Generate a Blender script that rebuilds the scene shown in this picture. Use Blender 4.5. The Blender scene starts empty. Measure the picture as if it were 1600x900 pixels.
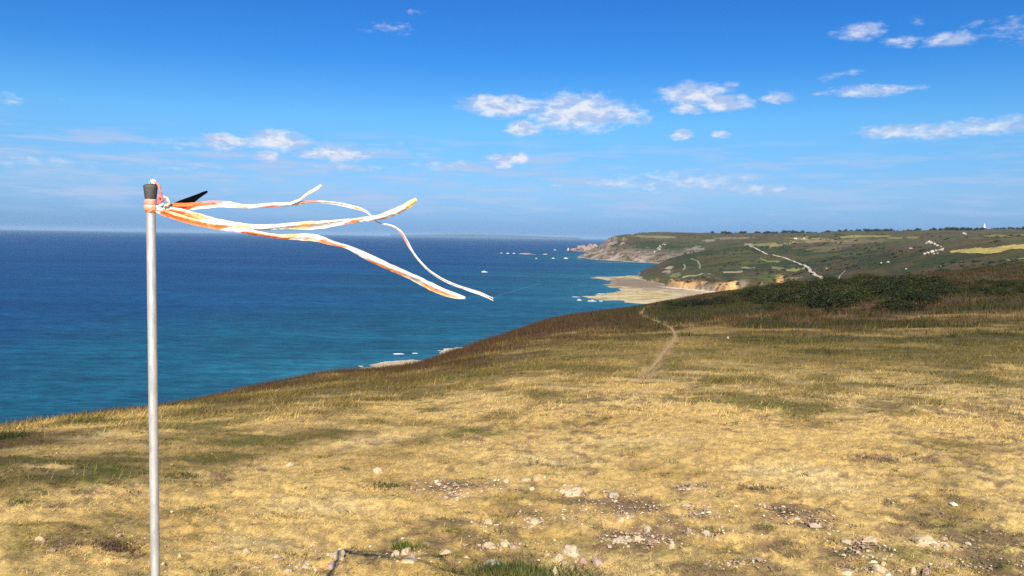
import bpy, bmesh, math, random
import numpy as np
from mathutils import Vector, Matrix

random.seed(7)
RNG = np.random.default_rng(11)
S = bpy.context.scene
COL = S.collection
R = math.radians

# ------------------------------------------------------------------ camera
EYE = np.array([0.0, 0.0, 100.0])          # the sea lies at z = 0
F_PX = 1244.4                              # focal length in photo pixels (1600 wide)
PITCH, ROLL = 3.68, 0.95
cam_d = bpy.data.cameras.new('camera')
cam_d.sensor_width = 36.0
cam_d.lens = 36.0 * F_PX / 1600.0
cam_d.clip_start = 0.05
cam_d.clip_end = 200000.0
cam = bpy.data.objects.new('camera', cam_d)
COL.objects.link(cam)
rot = Matrix.Rotation(R(90 - PITCH), 3, 'X') @ Matrix.Rotation(R(ROLL), 3, 'Z')
cam.matrix_world = Matrix.Translation(EYE.tolist()) @ rot.to_4x4()
S.camera = cam
CM = np.array(rot)

# ------------------------------------------------------------------ light
SUN_EL, SUN_AZ = 35.5, 177.7               # azimuth clockwise from +Y (the view direction)
S.view_settings.view_transform = 'Standard'
S.view_settings.look = 'None'
S.view_settings.gamma = 1.0
S.view_settings.exposure = 0.68
S.view_settings.use_curve_mapping = False
S.cycles.use_denoising = False
S.cycles.use_adaptive_sampling = False
S.cycles.volume_step_rate = 4.0
S.cycles.volume_bounces = 0
S.cycles.max_bounces = 5
S.cycles.diffuse_bounces = 2
S.cycles.caustics_reflective = False
S.cycles.caustics_refractive = False
S.cycles.sample_clamp_indirect = 4.0

sun_d = bpy.data.lights.new('sun', 'SUN')
sun_d.energy = 5.0
sun_d.angle = R(0.42)
sun_d.color = (1.0, 0.91, 0.77)
sun = bpy.data.objects.new('sun', sun_d)
sd = Vector((math.sin(R(SUN_AZ)) * math.cos(R(SUN_EL)), math.cos(R(SUN_AZ)) * math.cos(R(SUN_EL)), math.sin(R(SUN_EL))))
sun.rotation_euler = sd.to_track_quat('Z', 'Y').to_euler()
sun.location = (0, -30, 160)
COL.objects.link(sun)

world = bpy.data.worlds.new('World')
S.world = world
world.use_nodes = True
WT = world.node_tree
WT.nodes.clear()


class NT:
    """small helper to write node graphs"""
    def __init__(self, tree):
        self.t = tree

    def n(self, typ, ins=None, **props):
        nd = self.t.nodes.new(typ)
        for k, v in props.items():
            setattr(nd, k, v)
        for k, v in (ins or {}).items():
            self.set(nd.inputs[k], v)
        return nd

    def set(self, sock, v):
        if isinstance(v, bpy.types.NodeSocket):
            self.t.links.new(v, sock)
        elif isinstance(v, bpy.types.Node):
            self.t.links.new(v.outputs[0], sock)
        else:
            sock.default_value = v

    def m(self, op, a, b=None, c=None, clamp=False):
        nd = self.n('ShaderNodeMath', operation=op, use_clamp=clamp)
        for i, v in enumerate((a, b, c)):
            if v is not None:
                self.set(nd.inputs[i], v)
        return nd.outputs[0]

    def v(self, op, a, b=None, scale=None):
        nd = self.n('ShaderNodeVectorMath', operation=op)
        self.set(nd.inputs[0], a)
        if b is not None:
            self.set(nd.inputs[1], b)
        if scale is not None:
            self.set(nd.inputs['Scale'], scale)
        return nd.outputs['Value'] if op in ('DOT_PRODUCT', 'LENGTH') else nd.outputs[0]

    def mix(self, fac, a, b, blend='MIX'):
        nd = self.n('ShaderNodeMix', data_type='RGBA', blend_type=blend)
        self.set(nd.inputs[0], fac)
        self.set(nd.inputs[6], a)
        self.set(nd.inputs[7], b)
        return nd.outputs[2]

    def rng(self, v, a, b, c=0.0, d=1.0, smooth=True):
        nd = self.n('ShaderNodeMapRange', interpolation_type='SMOOTHSTEP' if smooth else 'LINEAR')
        for i, q in enumerate((v, a, b, c, d)):
            self.set(nd.inputs[i], q)
        return nd.outputs[0]

    def noise(self, vec, scale, detail=4.0, rough=0.55, dim='3D'):
        nd = self.n('ShaderNodeTexNoise', noise_dimensions=dim)
        self.set(nd.inputs['Vector'], vec)
        nd.inputs['Scale'].default_value = scale
        nd.inputs['Detail'].default_value = detail
        nd.inputs['Roughness'].default_value = rough
        return nd.outputs[0]


# sky: Nishita plus small fair-weather clouds drawn into the sky by direction
SKY_STRENGTH = 0.109
w = NT(WT)
sky = w.n('ShaderNodeTexSky', sky_type='NISHITA', sun_disc=False)
sky.sun_elevation = R(SUN_EL)
sky.sun_rotation = R(SUN_AZ)
sky.altitude = 60.0
sky.air_density = 1.0
sky.dust_density = 0.35
sky.ozone_density = 2.2
tc = w.n('ShaderNodeTexCoord')
sep = w.n('ShaderNodeSeparateXYZ', {0: tc.outputs['Generated']})
dx, dy, dz = sep.outputs
az = w.m('ARCTAN2', dx, dy)
el = w.m('ARCSINE', dz)
uv = w.n('ShaderNodeCombineXYZ', {0: az, 1: el, 2: 0.0}).outputs[0]
# the photograph's deep saturated blue: one tint by height above the horizon, the same all the way round
ramp = w.n('ShaderNodeValToRGB', {0: w.m('DIVIDE', el, math.pi / 2)})
cr_ = ramp.color_ramp
for i_, (deg, c_) in enumerate([(0.5, (.145, .285, .68)), (3.2, (.25, .395, .66)), (8, (.235, .50, .72)), (12, (.11, .39, .72)), (16, (.085, .34, .70)), (38, (.20, .42, .74))]):
    e_ = cr_.elements[i_] if i_ < 2 else cr_.elements.new(deg / 90)
    e_.position = deg / 90; e_.color = (*c_, 1)
graded = w.v('MULTIPLY', sky.outputs[0], ramp.outputs[0])


def pix_dir(px, py):
    c = np.array([(px - 800.0) / F_PX, -(py - 450.0) / F_PX, -1.0])
    d = CM @ c
    return d / np.linalg.norm(d)


def pix_azel(px, py):
    d = pix_dir(px, py)
    return math.atan2(d[0], d[1]), math.asin(d[2])


# centre x, y, half width, half height (photo pixels), strength
CLOUDS = [
    (785, 166, 70, 16, 1.0), (905, 176, 82, 28, 1.0), (818, 201, 30, 13, 1.0), (965, 180, 48, 15, .75), (1004, 191, 14, 6, .5),
    (1085, 148, 56, 18, .9), (1130, 160, 46, 12, 1.0), (1075, 172, 28, 8, .9), (1138, 132, 14, 6, .7), (1067, 211, 20, 8, 1.0),
    (1124, 210, 14, 6, .9), (1218, 152, 26, 8, .85), (1345, 49, 36, 12, .72), (1406, 65, 26, 8, .65),
    (1486, 62, 40, 9, .8), (1588, 46, 34, 18, .36), (1511, 38, 16, 5, .36), (1438, 32, 13, 6, .4), (1360, 141, 66, 8, .75),
    (1290, 121, 14, 5, .4), (1326, 114, 18, 5, .4), (1390, 206, 44, 10, .85), (1480, 203, 90, 12, .75), (1570, 196, 66, 13, .7),
    (350, 219, 30, 11, 1.0), (376, 221, 20, 8, .8), (436, 220, 46, 15, 1.0), (416, 244, 15, 8, .8), (527, 241, 48, 12, 1.0),
    (478, 240, 24, 7, .8), (588, 227, 16, 4, .3), (797, 247, 36, 9, .95), (788, 258, 14, 6, .8), (672, 250, 26, 9, .35), (650, 16, 14, 5, .35),
    (610, 46, 40, 10, .3), (15, 156, 26, 8, .45), (93, 155, 8, 4, .3), (20, 250, 110, 10, .34), (260, 262, 120, 7, .26), (560, 262, 90, 7, .24), (300, 226, 100, 6, .3), (690, 258, 50, 8, .34), (850, 290, 60, 6, .22), (455, 232, 160, 14, .25),
    (1060, 285, 150, 16, .5), (1190, 295, 60, 8, .6), (970, 283, 70, 10, .35), (625, 228, 10, 4, .4),
]
warp_n = w.n('ShaderNodeTexNoise', {'Vector': w.v('MULTIPLY', uv, (1.0, 2.2, 1.0)), 'Scale': 26.0, 'Detail': 5.0, 'Roughness': .6})
warp = w.v('MULTIPLY', w.v('SUBTRACT', warp_n.outputs['Color'], (.5, .5, .5)), (0.034, 0.012, 0.0))
uvw = w.v('ADD', uv, warp)
acc = None
for (cx, cy, a, b, st) in CLOUDS:
    u0, v0 = pix_azel(cx, cy)
    a_, b_ = a * 1.22 / F_PX, b * 1.3 / F_PX
    q = w.v('MULTIPLY', w.v('SUBTRACT', uvw, (u0, v0, 0.0)), (1 / a_, 1 / b_, 0.0))
    d2 = w.v('DOT_PRODUCT', q, q)
    e = w.m('MULTIPLY_ADD', d2, -st, st)
    acc = e if acc is None else w.m('MAXIMUM', acc, e)
# the same kind of cloud goes on, scattered, round the rest of the sky
zc = w.m('MAXIMUM', dz, 0.06)
plan = w.n('ShaderNodeCombineXYZ', {0: w.m('DIVIDE', dx, zc), 1: w.m('DIVIDE', dy, zc), 2: 0.0}).outputs[0]
far_n = w.noise(plan, 1.1, 6.0, .62)
out_of_view = w.m('MAXIMUM', w.rng(w.m('ABSOLUTE', az), .68, .85), w.rng(el, .30, .42))
other = w.m('MULTIPLY', w.m('MULTIPLY', w.rng(far_n, .60, .74), out_of_view), .9)
n_big = w.noise(w.v('MULTIPLY', uv, (1.0, 2.6, 1.0)), 55.0, 7.0, .62)
n_fine = w.noise(w.v('MULTIPLY', uv, (1.0, 2.0, 1.0)), 150.0, 5.0, .6)
dens = w.m('MULTIPLY_ADD', w.m('SUBTRACT', n_big, .5), 1.5, acc)
dens = w.m('MULTIPLY_ADD', w.m('SUBTRACT', n_fine, .5), .30, dens)
alpha = w.m('MAXIMUM', w.rng(dens, .08, 1.05), other)
alpha = w.m('MULTIPLY', alpha, .90)
# thin streaks low over the sea
streak = w.noise(w.v('MULTIPLY', uv, (1.0, 9.0, 1.0)), 9.0, 6.0, .6)
streak_m = w.m('MULTIPLY', w.rng(streak, .44, .64), w.m('MULTIPLY', w.rng(el, .012, .045), w.rng(el, .135, .085)))
shade = w.rng(w.noise(w.v('MULTIPLY', uvw, (1.0, 2.0, 1.0)), 40.0, 5.0, .55), .40, .60)
cl_col = w.mix(shade, (2.7, 3.35, 4.8, 1), (5.0, 5.05, 5.4, 1))
k2 = w.mix(w.m('MULTIPLY', streak_m, w.rng(az, -.1, .45, .85, .45)), graded, (2.6, 3.4, 4.9, 1))
skyc = w.mix(alpha, k2, cl_col)
bg = w.n('ShaderNodeBackground', {'Color': skyc, 'Strength': SKY_STRENGTH})
wo = w.n('ShaderNodeOutputWorld', {'Surface': bg})


# ------------------------------------------------------------------ maths helpers
def sst(x, a, b):
    t = np.clip((x - a) / (b - a), 0, 1)
    return t * t * (3 - 2 * t)


def _hash(ix, iy, seed):
    h = (ix.astype(np.int64) * 374761393 + iy.astype(np.int64) * 668265263 + seed * 974711) & 0xffffffff
    h = ((h ^ (h >> 13)) * 1274126177) & 0xffffffff
    h = ((h ^ (h >> 16)) * 2246822519) & 0xffffffff
    return ((h ^ (h >> 15)) & 0xffffff) / float(0xffffff)


def vnoise(x, y, seed=0):
    x = np.asarray(x, float); y = np.asarray(y, float)
    ix = np.floor(x); iy = np.floor(y)
    fx = x - ix; fy = y - iy
    fx = fx * fx * fx * (fx * (fx * 6 - 15) + 10); fy = fy * fy * fy * (fy * (fy * 6 - 15) + 10)
    a = _hash(ix, iy, seed); b = _hash(ix + 1, iy, seed)
    c = _hash(ix, iy + 1, seed); d = _hash(ix + 1, iy + 1, seed)
    return (a + (b - a) * fx) * (1 - fy) + (c + (d - c) * fx) * fy


def fbm(x, y, size, octv=4, seed=0, gain=.5):
    s = 0.0; amp = 1.0; tot = 0.0
    x = np.asarray(x, float) / size; y = np.asarray(y, float) / size
    for o in range(octv):
        ca, sa = math.cos(.6 * o + .3), math.sin(.6 * o + .3)
        s = s + amp * vnoise(x * ca - y * sa + 17.3 * o, x * sa + y * ca - 9.1 * o, seed + 31 * o)
        tot += amp; amp *= gain; x = x * 2.03; y = y * 2.03
    return s / tot


def blur2(a, n0, n1):
    def k(n):
        t = np.arange(-2 * n, 2 * n + 1) / max(n, 1e-6)
        g = np.exp(-t * t); return g / g.sum()
    if n0:
        kk = k(n0); p = np.pad(a, ((2 * n0, 2 * n0), (0, 0)), 'wrap')
        a = sum(kk[i] * p[i:i + a.shape[0]] for i in range(len(kk)))
    if n1:
        kk = k(n1); p = np.pad(a, ((0, 0), (2 * n1, 2 * n1)), 'edge')
        a = sum(kk[i] * p[:, i:i + a.shape[1]] for i in range(len(kk)))
    return a


# ------------------------------------------------------------------ the near hill as a height field
KR = np.log([3., 8., 20., 45., 90., 150., 250., 400., 700.])
TAB = [  # azimuth in degrees, mean fall per metre from the viewer's feet at the distances above
    (-180, .03, .03, .03, .03, .03, .03, .03, .03, .03),
    (-120, .06, .08, .10, .12, .15, .20, .22, .25, .25),
    (-60, .10, .12, .20, .30, .45, .65, .65, .65, .65),
    (-32.7, .10, .115, .17, .26, .40, .62, .62, .62, .62),
    (-22, .10, .11, .142, .183, .28, .42, .45, .5, .5),
    (-13.6, .10, .105, .125, .141, .175, .25, .35, .35, .35),
    (-7.3, .10, .10, .118, .134, .153, .20, .28, .34, .34),
    (-2.8, .10, .10, .11, .112, .117, .138, .19, .28, .3),
    (2.8, .10, .10, .10, .097, .086, .086, .112, .18, .24),
    (9.1, .095, .095, .095, .092, .079, .071, .084, .12, .17),
    (13.6, .09, .09, .09, .087, .072, .0555, .06, .085, .125),
    (21.9, .085, .085, .085, .08, .06, .036, .038, .052, .075),
    (27.6, .08, .08, .08, .075, .053, .028, .025, .036, .055),
    (32.7, .075, .075, .078, .068, .045, .021, .0085, .016, .045),
    (60, .06, .06, .06, .05, .035, .012, .0, .01, .03),
    (120, .04, .04, .04, .035, .03, .03, .03, .03, .03),
    (180, .03, .03, .03, .03, .03, .03, .03, .03, .03)]
_ta = np.array([t[0] for t in TAB], float)
_tv = np.array([t[1:] for t in TAB], float)
for _i, _a in enumerate(_ta):              # slopes on the left were read along the view axis
    if -50 < _a < 0:
        _k = 1.6 / np.exp(KR)
        _tv[_i] = (_k + _tv[_i]) * math.cos(math.radians(_a)) - _k
NA, NR = 1440, 240
_ga = np.linspace(-180, 180, NA, endpoint=False)
_gr = np.linspace(math.log(.3), math.log(800), NR)
_tmp = np.stack([np.interp(_ga, _ta, _tv[:, j]) for j in range(len(KR))], 1)
_grid = np.stack([np.interp(_gr, KR, _tmp[i]) for i in range(NA)], 0)
_grid = blur2(_grid, 7, 7)
RIDGE_A = [-180, -60, -32.7, -22, -13.6, -7.3, -2.8, 2.8, 9.1, 13.6, 21.9, 32.7, 60, 180]
RIDGE_R = [200, 18, 21, 30, 46, 62, 85, 120, 150, 165, 180, 220, 230, 200]

# where the brow lies on the seaward side, found from the profile itself
for _k, _a in enumerate(RIDGE_A):
    if -61 < _a < 0:
        _s = _grid[int((_a + 180) / 360 * NA)]; _r = np.exp(_gr)
        RIDGE_R[_k] = float(_r[np.argmin(np.where(_r < 200, 1.6 / _r + _s, 9))])


def polar(x, y):
    return np.hypot(x, y), np.degrees(np.arctan2(x, y))


def fall(x, y):
    r, a = polar(x, y)
    fa = (a + 180) / 360 * NA
    fr = np.clip((np.log(np.maximum(r, .3)) - _gr[0]) / (_gr[-1] - _gr[0]) * (NR - 1), 0, NR - 1.001)
    ia = np.floor(fa).astype(int); ir = np.floor(fr).astype(int)
    ta = fa - ia; tr = fr - ir
    ia0 = ia % NA; ia1 = (ia + 1) % NA
    return ((_grid[ia0, ir] * (1 - ta) + _grid[ia1, ir] * ta) * (1 - tr)
            + (_grid[ia0, ir + 1] * (1 - ta) + _grid[ia1, ir + 1] * ta) * tr)


def G(x, y, fine=True):
    """height of the near hill"""
    x = np.asarray(x, float); y = np.asarray(y, float)
    r, a = polar(x, y)
    z = 98.4 - r * fall(x, y)
    near = np.exp(-r / 40)
    z = z + (fbm(x, y, 2.6, 3, 5) - .5) * .10 * sst(r, .5, 4) + (fbm(x, y, 11, 3, 8) - .5) * .30 * sst(r, 6, 25)
    z = z + (fbm(x, y, 45, 3, 9) - .5) * 1.1 * sst(r, 40, 120)
    if fine:
        z = z + (fbm(x, y, .42, 4, 3, .6) - .5) * .10 * (.3 + .7 * near)
        z = z + (fbm(x, y, .13, 3, 4, .6) - .5) * .045 * sst(r, 26, 9)
    return np.maximum(z, -9.0)


def hit_fn(fn, px, py, r0, r1, n=900):
    d = pix_dir(px, py)
    hd = math.hypot(d[0], d[1])
    t = np.geomspace(r0, r1, n) / hd
    P = EYE[None] + t[:, None] * d[None]
    below = P[:, 2] < fn(P[:, 0], P[:, 1])
    if not below.any():
        return None
    i = int(np.argmax(below))
    if i == 0:
        return P[0]
    lo, hi = t[i - 1], t[i]
    for _ in range(2):
        t = np.linspace(lo, hi, 24); P = EYE[None] + t[:, None] * d[None]
        i = max(1, int(np.argmax(P[:, 2] < fn(P[:, 0], P[:, 1]))))
        lo, hi = t[i - 1], t[i]
    return EYE + hi * d


def hit(px, py):
    return hit_fn(G, px, py, 1.0, 600, 420)


def sea_at(px, py, z=0.0):
    d = pix_dir(px, py)
    return EYE + d * ((z - EYE[2]) / d[2])


def at_depth(px, py, Y):
    d = pix_dir(px, py)
    return EYE + d * (Y / d[1])


# ------------------------------------------------------------------ object helpers
def tag(o, label=None, cat=None, group=None, kind=None):
    for k_, v_ in (('label', label), ('category', cat), ('group', group), ('kind', kind)):
        if v_:
            o[k_] = v_
    return o


def np_mesh(name, V, Fc, mats, colours=None, smooth=False, uvs=None):
    V = np.asarray(V, np.float32); Fc = np.asarray(Fc, np.int32)
    me = bpy.data.meshes.new(name)
    n, kf = Fc.shape
    me.vertices.add(len(V)); me.vertices.foreach_set('co', V.ravel())
    me.loops.add(n * kf); me.loops.foreach_set('vertex_index', Fc.ravel())
    me.polygons.add(n)
    me.polygons.foreach_set('loop_start', np.arange(0, n * kf, kf, dtype=np.int32))
    me.polygons.foreach_set('loop_total', np.full(n, kf, np.int32))
    me.polygons.foreach_set('use_smooth', np.full(n, smooth, bool))
    me.update(calc_edges=True)
    if colours is not None:
        c = np.ones((len(V), 4), np.float32); c[:, :3] = np.clip(colours, 0, 1)
        at = me.attributes.new('tint', 'FLOAT_COLOR', 'POINT'); at.data.foreach_set('color', c.ravel())
    for m_ in (mats if isinstance(mats, (list, tuple)) else [mats]):
        me.materials.append(m_)
    return me


def link(name, me, parent=None, loc=None):
    o = bpy.data.objects.new(name, me); COL.objects.link(o)
    if parent: o.parent = parent
    if loc is not None: o.location = loc
    return o


def empty(name, loc):
    o = bpy.data.objects.new(name, None); o.location = loc; o.empty_display_size = .2
    COL.objects.link(o); return o


def grid_faces(nu, nv, wrap=False):
    i = np.arange(nu if wrap else nu - 1)[:, None]; j = np.arange(nv - 1)[None]
    a = i * nv + j; b = ((i + 1) % nu) * nv + j
    return np.stack([a, b, b + 1, a + 1], -1).reshape(-1, 4)


def mat(name):
    m_ = bpy.data.materials.new(name); m_.use_nodes = True
    m_.node_tree.nodes.clear()
    t = NT(m_.node_tree)
    out = t.n('ShaderNodeOutputMaterial')
    return m_, t, out


def tint_mat(name, rough=.9, var=None, bump=None, transl=0.0, spec=.2, noise_amt=.35):
    """albedo stored per point ('tint'), plus procedural mottling and relief"""
    m_, t, out = mat(name)
    at = t.n('ShaderNodeAttribute', attribute_name='tint')
    c = at.outputs['Color']
    tcn = t.n('ShaderNodeNewGeometry')
    pos = tcn.outputs['Position']
    if var:
        for sc, det in var:
            nz = t.noise(pos, sc, det, .65)
            c = t.mix(1.0, c, t.n('ShaderNodeCombineColor', {0: t.rng(nz, .25, .75, 1 - noise_amt, 1 + noise_amt), 1: t.rng(nz, .25, .75, 1 - noise_amt, 1 + noise_amt), 2: t.rng(nz, .25, .75, 1 - noise_amt, 1 + noise_amt)}), 'MULTIPLY')
    b = t.n('ShaderNodeBsdfPrincipled', {'Base Color': c, 'Roughness': rough, 'Specular IOR Level': spec})
    if bump:
        sc, st, dist = bump
        bp = t.n('ShaderNodeBump', {'Height': t.noise(pos, sc, 6.0, .7), 'Strength': st, 'Distance': dist})
        t.set(b.inputs['Normal'], bp)
    sh = b.outputs[0]
    if transl:
        tr = t.n('ShaderNodeBsdfTranslucent', {'Color': c})
        sh = t.n('ShaderNodeMixShader', {0: transl, 1: sh, 2: tr}).outputs[0]
    t.set(out.inputs['Surface'], sh)
    return m_


# ------------------------------------------------------------------ colours of the near hill
STRAW = np.array([.67, .460, .152]); STRAW_LT = np.array([.78, .580, .245]); OLIVE = np.array([.140, .100, .020])
GREEN = np.array([.100, .112, .020]); SOIL = np.array([.23, .145, .080]); HEATH = np.array([.078, .039, .018])
DKGREEN = np.array([.034, .041, .009]); GREY = np.array([.30, .25, .20])


def ellipse_field(lst):
    """patches lying on the hill: (x, y on the ground, half length across, half length along, weight)"""
    out = []
    for (px, py, a, b, wgt) in lst:
        p = hit(px, py)
        if p is None:
            continue
        q = hit(px, py + b); q2 = hit(px, py - b)
        r_ = math.hypot(p[0], p[1])
        out.append((p[0], p[1], a / F_PX * r_, max(.12, .5 * math.hypot(q[0] - q2[0], q[1] - q2[1])) if q is not None and q2 is not None else .3, wgt, math.atan2(p[0], p[1])))
    return out


def eval_ellipses(E, x, y):
    f = np.zeros_like(x)
    for (ex, ey, a, b, wgt, th) in E:
        u = (x - ex) * math.cos(th) - (y - ey) * math.sin(th)
        v = (x - ex) * math.sin(th) + (y - ey) * math.cos(th)
        f = np.maximum(f, wgt * (1 - np.sqrt((u / a) ** 2 + (v / b) ** 2)))
    return f


E_GREEN = ellipse_field([(110, 738, 120, 26, 1), (60, 722, 110, 12, .8), (30, 800, 60, 40, .9), (20, 870, 50, 40, .6), (745, 680, 80, 14, .9), (1230, 635, 120, 16, .8),
                         (930, 622, 90, 10, .8), (1120, 628, 60, 10, .7), (400, 738, 80, 16, .7), (380, 690, 90, 14, .6), (820, 892, 60, 16, 1.3), (1400, 870, 110, 26, .7),
                         (1500, 830, 160, 30, .55), (640, 640, 120, 16, .6), (300, 660, 120, 12, .6), (1450, 690, 120, 12, .5), (1010, 700, 120, 12, .4), (640, 790, 60, 12, .5), (520, 770, 50, 10, .4),
                         (900, 850, 60, 14, .4), (1040, 870, 50, 16, .4), (1560, 880, 60, 24, .6), (150, 660, 120, 8, .7), (0, 685, 24, 8, .9)])
E_SOIL = ellipse_field([(1190, 760, 60, 12, 1), (1215, 795, 70, 16, .9), (1385, 717, 80, 7, 1), (1090, 765, 60, 14, .8), (1090, 800, 60, 14, .7), (1000, 842, 90, 24, 1),
                        (1330, 858, 80, 12, 1), (1250, 815, 90, 18, .8), (1490, 885, 80, 12, .8), (700, 757, 120, 14, .7), (720, 772, 60, 14, .7), (580, 845, 60, 12, .6), (860, 875, 60, 20, .9), (1000, 790, 100, 22, .7),
                        (1350, 886, 90, 10, .9), (930, 780, 60, 20, .8), (180, 853, 26, 7, 1), (90, 868, 60, 6, .6), (390, 885, 40, 6, .9), (355, 812, 70, 5, .6), (1430, 822, 60, 7, .8), (1540, 720, 40, 6, .6), (1580, 780, 30, 6, .5),
                        (820, 800, 60, 16, .5), (640, 820, 50, 8, .4), (760, 860, 60, 14, .8), (1200, 858, 90, 10, .6), (1170, 880, 70, 10, .6), (285, 742, 40, 5, .7), (220, 778, 50, 4, .5), (480, 850, 50, 8, .3)])
E_LIGHT = ellipse_field([(1240, 735, 130, 22, 1), (1290, 765, 100, 14, .8), (100, 680, 90, 10, 1), (500, 790, 130, 24, .6), (400, 850, 120, 24, .6), (620, 690, 160, 14, .6), (980, 690, 140, 12, .5), (1360, 590, 200, 14, .5),
                         (1500, 740, 120, 14, .5), (900, 810, 80, 12, .6), (850, 720, 160, 14, .5), (1020, 825, 40, 10, .5), (200, 830, 100, 20, .6), (1100, 590, 200, 10, .6), (780, 620, 150, 8, .5), (1400, 790, 90, 12, .4)])
PATH_PX = [(1004, 596), (1018, 576), (1032, 558), (1046, 541), (1056, 524), (1050, 514), (1037, 507), (1012, 498), (1001, 493), (1003, 487), (1014, 480)]
PATH = np.array([hit(*p)[:2] for p in PATH_PX if hit(*p) is not None])


def seg_dist(x, y, P):
    d = np.full(x.shape, 1e9)
    for a, b in zip(P[:-1], P[1:]):
        ab = b - a; L = (ab ** 2).sum() + 1e-9
        t = np.clip(((x - a[0]) * ab[0] + (y - a[1]) * ab[1]) / L, 0, 1)
        d = np.minimum(d, np.hypot(x - a[0] - t * ab[0], y - a[1] - t * ab[1]))
    return d


def zones(x, y):
    """0..1 weights that say what grows where"""
    r, a = polar(x, y)
    re = np.interp(a, RIDGE_A, RIDGE_R)
    n1 = fbm(x, y, 14, 4, 21); n2 = fbm(x, y, 3.2, 4, 22); n3 = fbm(x, y, .8, 4, 23)
    rr = r / re * (1 + (n1 - .5) * .9 + (n2 - .5) * .5 + (n3 - .5) * .25)
    heath_lo = np.interp(a, [-60, -33, -22, -13, -7, -2.8, 2.8, 9, 14, 22, 33, 60], [.62, .62, .56, .60, .50, .42, .38, .34, .30, .27, .28, .3])
    olive_lo = np.interp(a, [-60, -31, -27, -22, -15, -7, 0, 9, 14, 22, 33, 60], [.42, .42, .36, .30, .225, .19, .15, .12, .11, .10, .10, .1])
    front = (np.abs(a) < 75)
    heath = sst(rr / heath_lo + (n3 - .5) * .5 + (n2 - .5) * .4, .70, 1.40) * front
    olive = sst(rr / olive_lo + (n3 - .5) * .8, .72, 1.6) * front
    n4 = fbm(x, y * .8, .22, 4, 24, .62)
    gr = np.clip(eval_ellipses(E_GREEN, x, y) * 2.0, 0, 1) * sst(n3 * .45 + n4 * .35 + n2 * .2, .40, .56)
    gr = np.maximum(gr, .5 * sst(n2 * .5 + n1 * .4 + (n3 - .5) * .5 + (n4 - .5) * .5, .50, .72))
    soil = np.clip(eval_ellipses(E_SOIL, x, y) * 1.9, 0, 1)
    soil = soil * sst(n4 + .35 * (n3 - .5), .42, .56)
    soil = np.maximum(soil, .8 * sst(n4 + .55 * (n2 - .5) + .05 * sst(a, -20, 0), .635, .70) * sst(r, 34, 14))
    light = np.clip(eval_ellipses(E_LIGHT, x, y) * 1.6, 0, 1)
    path = sst(seg_dist(x, y, PATH) + (n3 - .5) * .45, .34, .10) * .8
    return dict(r=r, a=a, rr=rr, heath=heath, olive=olive, green=gr, soil=soil * (1 - olive), light=light, path=path, n1=n1, n2=n2, n3=n3)


def mixc(a, b, t):
    return a + (b - a) * t[:, None]


def hill_colour(x, y, Z):
    n = len(x)
    c = np.tile(STRAW, (n, 1))
    c = mixc(c, STRAW_LT, np.clip(Z['light'] * .8 + sst(Z['n2'], .5, .7) * .35, 0, 1))
    c = mixc(c, STRAW * [.80, .74, .68], sst(Z['n3'], .5, .75) * .6)
    c = mixc(c, OLIVE, np.clip(Z['olive'] * (.86 + .8 * (Z['n2'] - .5)), 0, .95))
    c = mixc(c, GREEN, Z['green'] * .80)
    c = mixc(c, SOIL, Z['soil'] * .85)
    dk = sst(Z['n1'] * .55 + Z['n2'] * .45, .43, .56) * sst(Z['a'], 2, 12)
    hc = mixc(np.tile(HEATH, (n, 1)), DKGREEN, dk)
    hc = mixc(hc, OLIVE * .55, sst(Z['n3'], .52, .72) * .5)
    c = mixc(c, hc, Z['heath'])
    c = mixc(c, np.array([.40, .27, .12]), Z['path'] * .8)
    return c


# ------------------------------------------------------------------ ground
aa = np.concatenate([np.linspace(-180, -43, 50), np.linspace(-42.7, 42.7, 660), np.linspace(43, 177, 49)])
rr_ = np.concatenate([np.geomspace(.3, 2.6, 22)[:-1], np.geomspace(2.6, 20, 240)[:-1], np.geomspace(20, 260, 150)[:-1], np.geomspace(260, 760, 30)])
A_, R_ = np.meshgrid(np.radians(aa), rr_, indexing='ij')
gx = (R_ * np.sin(A_)).ravel(); gy = (R_ * np.cos(A_)).ravel()
ZN = zones(gx, gy)
gz = G(gx, gy)
gz = gz - ZN['path'] * .04 - ZN['soil'] * .012
gcol = hill_colour(gx, gy, ZN)
thatch = sst(fbm(gx, gy, .075, 4, 41, .7), .42, .60) * (1 - ZN['path'])
gcol = mixc(gcol, gcol * .25 + SOIL * .45, thatch * .55)
M_GROUND = tint_mat('turf_and_soil', .95, [(38.0, 5.0), (210.0, 3.0)], (90.0, .55, .02), noise_amt=.30)
V = np.stack([gx, gy, gz], 1)
Fg = grid_faces(len(aa), len(rr_), wrap=True)
# close the small hole at the viewer's feet
V = np.vstack([V, [[0, 0, 98.4]]]); gcol = np.vstack([gcol, STRAW[None]])
ctr = len(V) - 1
n_a, n_r = len(aa), len(rr_)
capf = np.array([[ctr, ((i + 1) % n_a) * n_r, i * n_r, i * n_r] for i in range(n_a)])
me = np_mesh('ground', V, Fg, M_GROUND, gcol, smooth=True)
bm = bmesh.new(); bm.from_mesh(me); bm.verts.ensure_lookup_table()
for q in capf:
    try: bm.faces.new([bm.verts[int(q[0])], bm.verts[int(q[1])], bm.verts[int(q[2])]])
    except ValueError: pass
bm.to_mesh(me); bm.free()
tag(link('ground', me), kind='structure', label='dry turf headland sloping towards the sea')


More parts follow.
